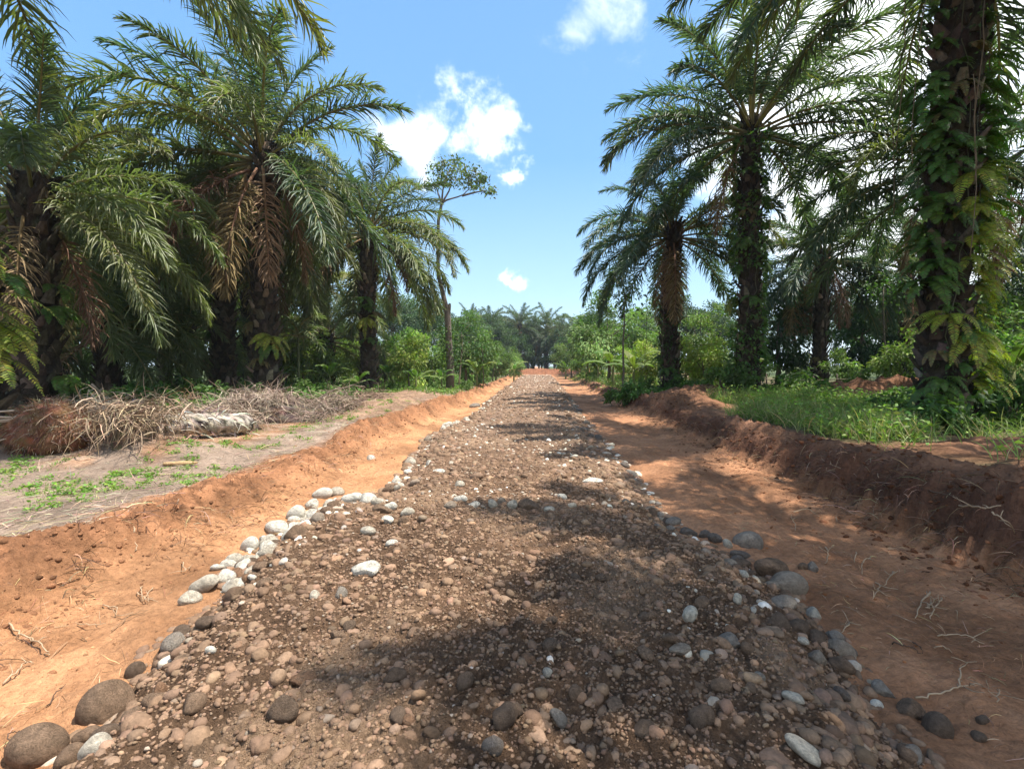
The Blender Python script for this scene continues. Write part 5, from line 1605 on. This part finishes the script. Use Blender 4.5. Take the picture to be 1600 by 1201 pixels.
def root_ball():
    rng = rng_(1010); p = pt_on(75, 705); p[1] += .15
    gz = float(surf_h(p[0], p[1])); a = Acc()
    mound_mesh(a, rng, (0, 0, .25), .62, .5, .42, (.13, .062, .034), 1011, .22)
    n = 3600; d = unit(rng.normal(size=(n, 3)) + [0, -.4, .3]); P = d * np.array([.62, .5, .42]) * .98 + [0, 0, .25]
    P[:, 2] = np.maximum(P[:, 2], .0)
    blades(a, P, d * .6 + rng.normal(0, .6, (n, 3)), rng.uniform(.06, .22, n), rng.uniform(.005, .010, n), 4, .8, .4, rng, np.where((rng.random(n) < .75)[:, None], vcol(rng, n, (.17, .09, .05), .3), vcol(rng, n, (.28, .21, .15), .3)))
    for k in range(10):
        t = np.linspace(0, 1, 9)[:, None]; s = np.array([-.3 + rng.normal(0, .25), -.42, .4 + rng.normal(0, .15)])
        q = s + t * np.array([-.9 - rng.random() * .5, -.15, .1]) + np.array([0, -.1, -.55]) * t ** 2 + rng.normal(0, .01, (9, 3))
        tube(a, q, np.linspace(.014, .007, 9), 4, (.42, .33, .25))
    tag(link("uprooted_stump", a.mesh("uprooted_stump", M_STRAW), loc=(p[0], p[1], gz)), "round uprooted palm root ball bristling with reddish roots at far left", "root ball")


root_ball()
g = lambda px, py: pt_on(px, py)
a1 = g(120, 692); b1 = g(195, 694)
a1[2] += .30; b1[2] += .28; a1[1] += .3; b1[1] += .3
felled_trunk("dark hollow felled trunk with pale top between root ball and dry clump", a1, b1, .24, 1020, (.30, .27, .24))
a1 = g(245, 684); b1 = g(365, 676); a1[2] += .16; b1[2] += .17; a1[0] -= .25; b1[0] += .3
felled_trunk("pale weathered felled trunk lying in the middle of the debris row", a1, b1, .19, 1021, (.38, .33, .27))


def plank():
    p = g(282, 727); a = Acc(); rng = rng_(1030); t = np.linspace(-.2, .2, 7)[:, None]
    tube(a, np.hstack([t, t * .25, 0 * t + .03]), np.array([.02, .028, .03, .032, .03, .026, .012]), 7, (.48, .31, .16), rough=.15, rng=rng)
    tag(link("wood_chunk", a.mesh("wood_chunk", M_WOOD), loc=tuple(p)), "split piece of yellowish wood on the reddish soil at left", "wood")


plank()


def branch_tangle():
    """bare branches at the right end of the debris row"""
    rng = rng_(1040); p = g(515, 640)
    for k, lab in enumerate(["thick bare branch bending down at the right end of the debris", "bare branch arching over the right end of the debris", "thin bare branch lying along the debris end"]):
        a = Acc(); t = np.linspace(0, 1, 10)[:, None]
        d = [np.array([1.2, -.7, .25]), np.array([1.5, .3, .5]), np.array([1.6, -.3, .05])][k]
        q = t * d + np.array([0, 0, .5]) * t * (1 - t) * 1.6 + rng.normal(0, .015, (10, 3)); q = q - np.array([.5, 0, -.12 - .05 * k])
        tube(a, q, np.linspace([.05, .035, .025][k], .012, 10), 6, (.22, .17, .13))
        for j in range(3):
            s = q[3 + 2 * j]; e = s + rng.normal(0, .22, 3) + [0, 0, .1]; tube(a, np.stack([s, (s + e) / 2, e]), [.014, .01, .005], 4, (.22, .17, .13))
        tag(link("bare_branch", a.mesh("bare_branch", M_WOOD, True), loc=(p[0], p[1] - .1 * k, p[2])), lab, "branch", "bare branches in the debris")


branch_tangle()


# ------------------------------------------------------------------ low rail fence at right
def fence():
    rng = rng_(1050); root = bpy.data.objects.new("rail_fence", None); C.objects.link(root)
    x0, x1, Y = float(at_y(1125, 572, 22.5)[0]), float(at_y(1420, 572, 22.5)[0]), 22.5
    root.location = (x0, Y, float(ground_h(x0, Y)))
    tag(root, "low dark rail fence crossing behind the red mound on the right", "fence")
    n = 9; L = (x1 - x0) / (n - 1)
    z0 = root.location[2]
    for i in range(n):
        zz = float(ground_h(x0 + i * L, Y)) - z0; a = Acc()
        tube(a, np.array([[i * L, 0, zz - .2], [i * L + .02, 0, zz + .35], [i * L, 0, zz + .78 + rng.uniform(-.05, .1)]]), [.04, .037, .032], 6, (.10, .08, .06))
        link("post", a.mesh("post", M_WOOD, True), root)
    for h in (.30, .62):
        a = Acc(); t = np.linspace(0, x1 - x0, 30)
        q = np.stack([t, 0 * t - .05, ground_h(x0 + t, Y + 0 * t) * .3 + float(ground_h(x0, Y)) * .7 - z0 + h + .03 * np.sin(t * 1.3)], 1)
        tube(a, q, .022, 5, (.12, .095, .07)); link("rail", a.mesh("rail", M_WOOD, True), root)


fence()
print("objects:", len(bpy.data.objects))


# ------------------------------------------------------------------ the air
def haze():
    a = Acc(); x0, x1, y0, y1, z0, z1 = -1500, 1500, -1500, 1500, -2.0, 22.0
    V = np.array([[x, y, z] for z in (z0, z1) for y in (y0, y1) for x in (x0, x1)])
    a.add(V, [np.array([[0, 2, 3, 1], [4, 5, 7, 6], [0, 1, 5, 4], [2, 6, 7, 3], [0, 4, 6, 2], [1, 3, 7, 5]])], (1, 1, 1))
    m = bpy.data.materials.new("air"); m.use_nodes = True; nt = m.node_tree
    for n in list(nt.nodes):
        if n.type != 'OUTPUT_MATERIAL': nt.nodes.remove(n)
    v = nt.nodes.new('ShaderNodeVolumePrincipled'); v.inputs['Color'].default_value = (.80, .90, 1.0, 1); v.inputs['Density'].default_value = .0004
    v.inputs['Anisotropy'].default_value = .2
    nt.links.new(v.outputs[0], [n for n in nt.nodes if n.type == 'OUTPUT_MATERIAL'][0].inputs['Volume'])
    tag(link("haze", a.mesh("haze", m)), kind='stuff')


haze()
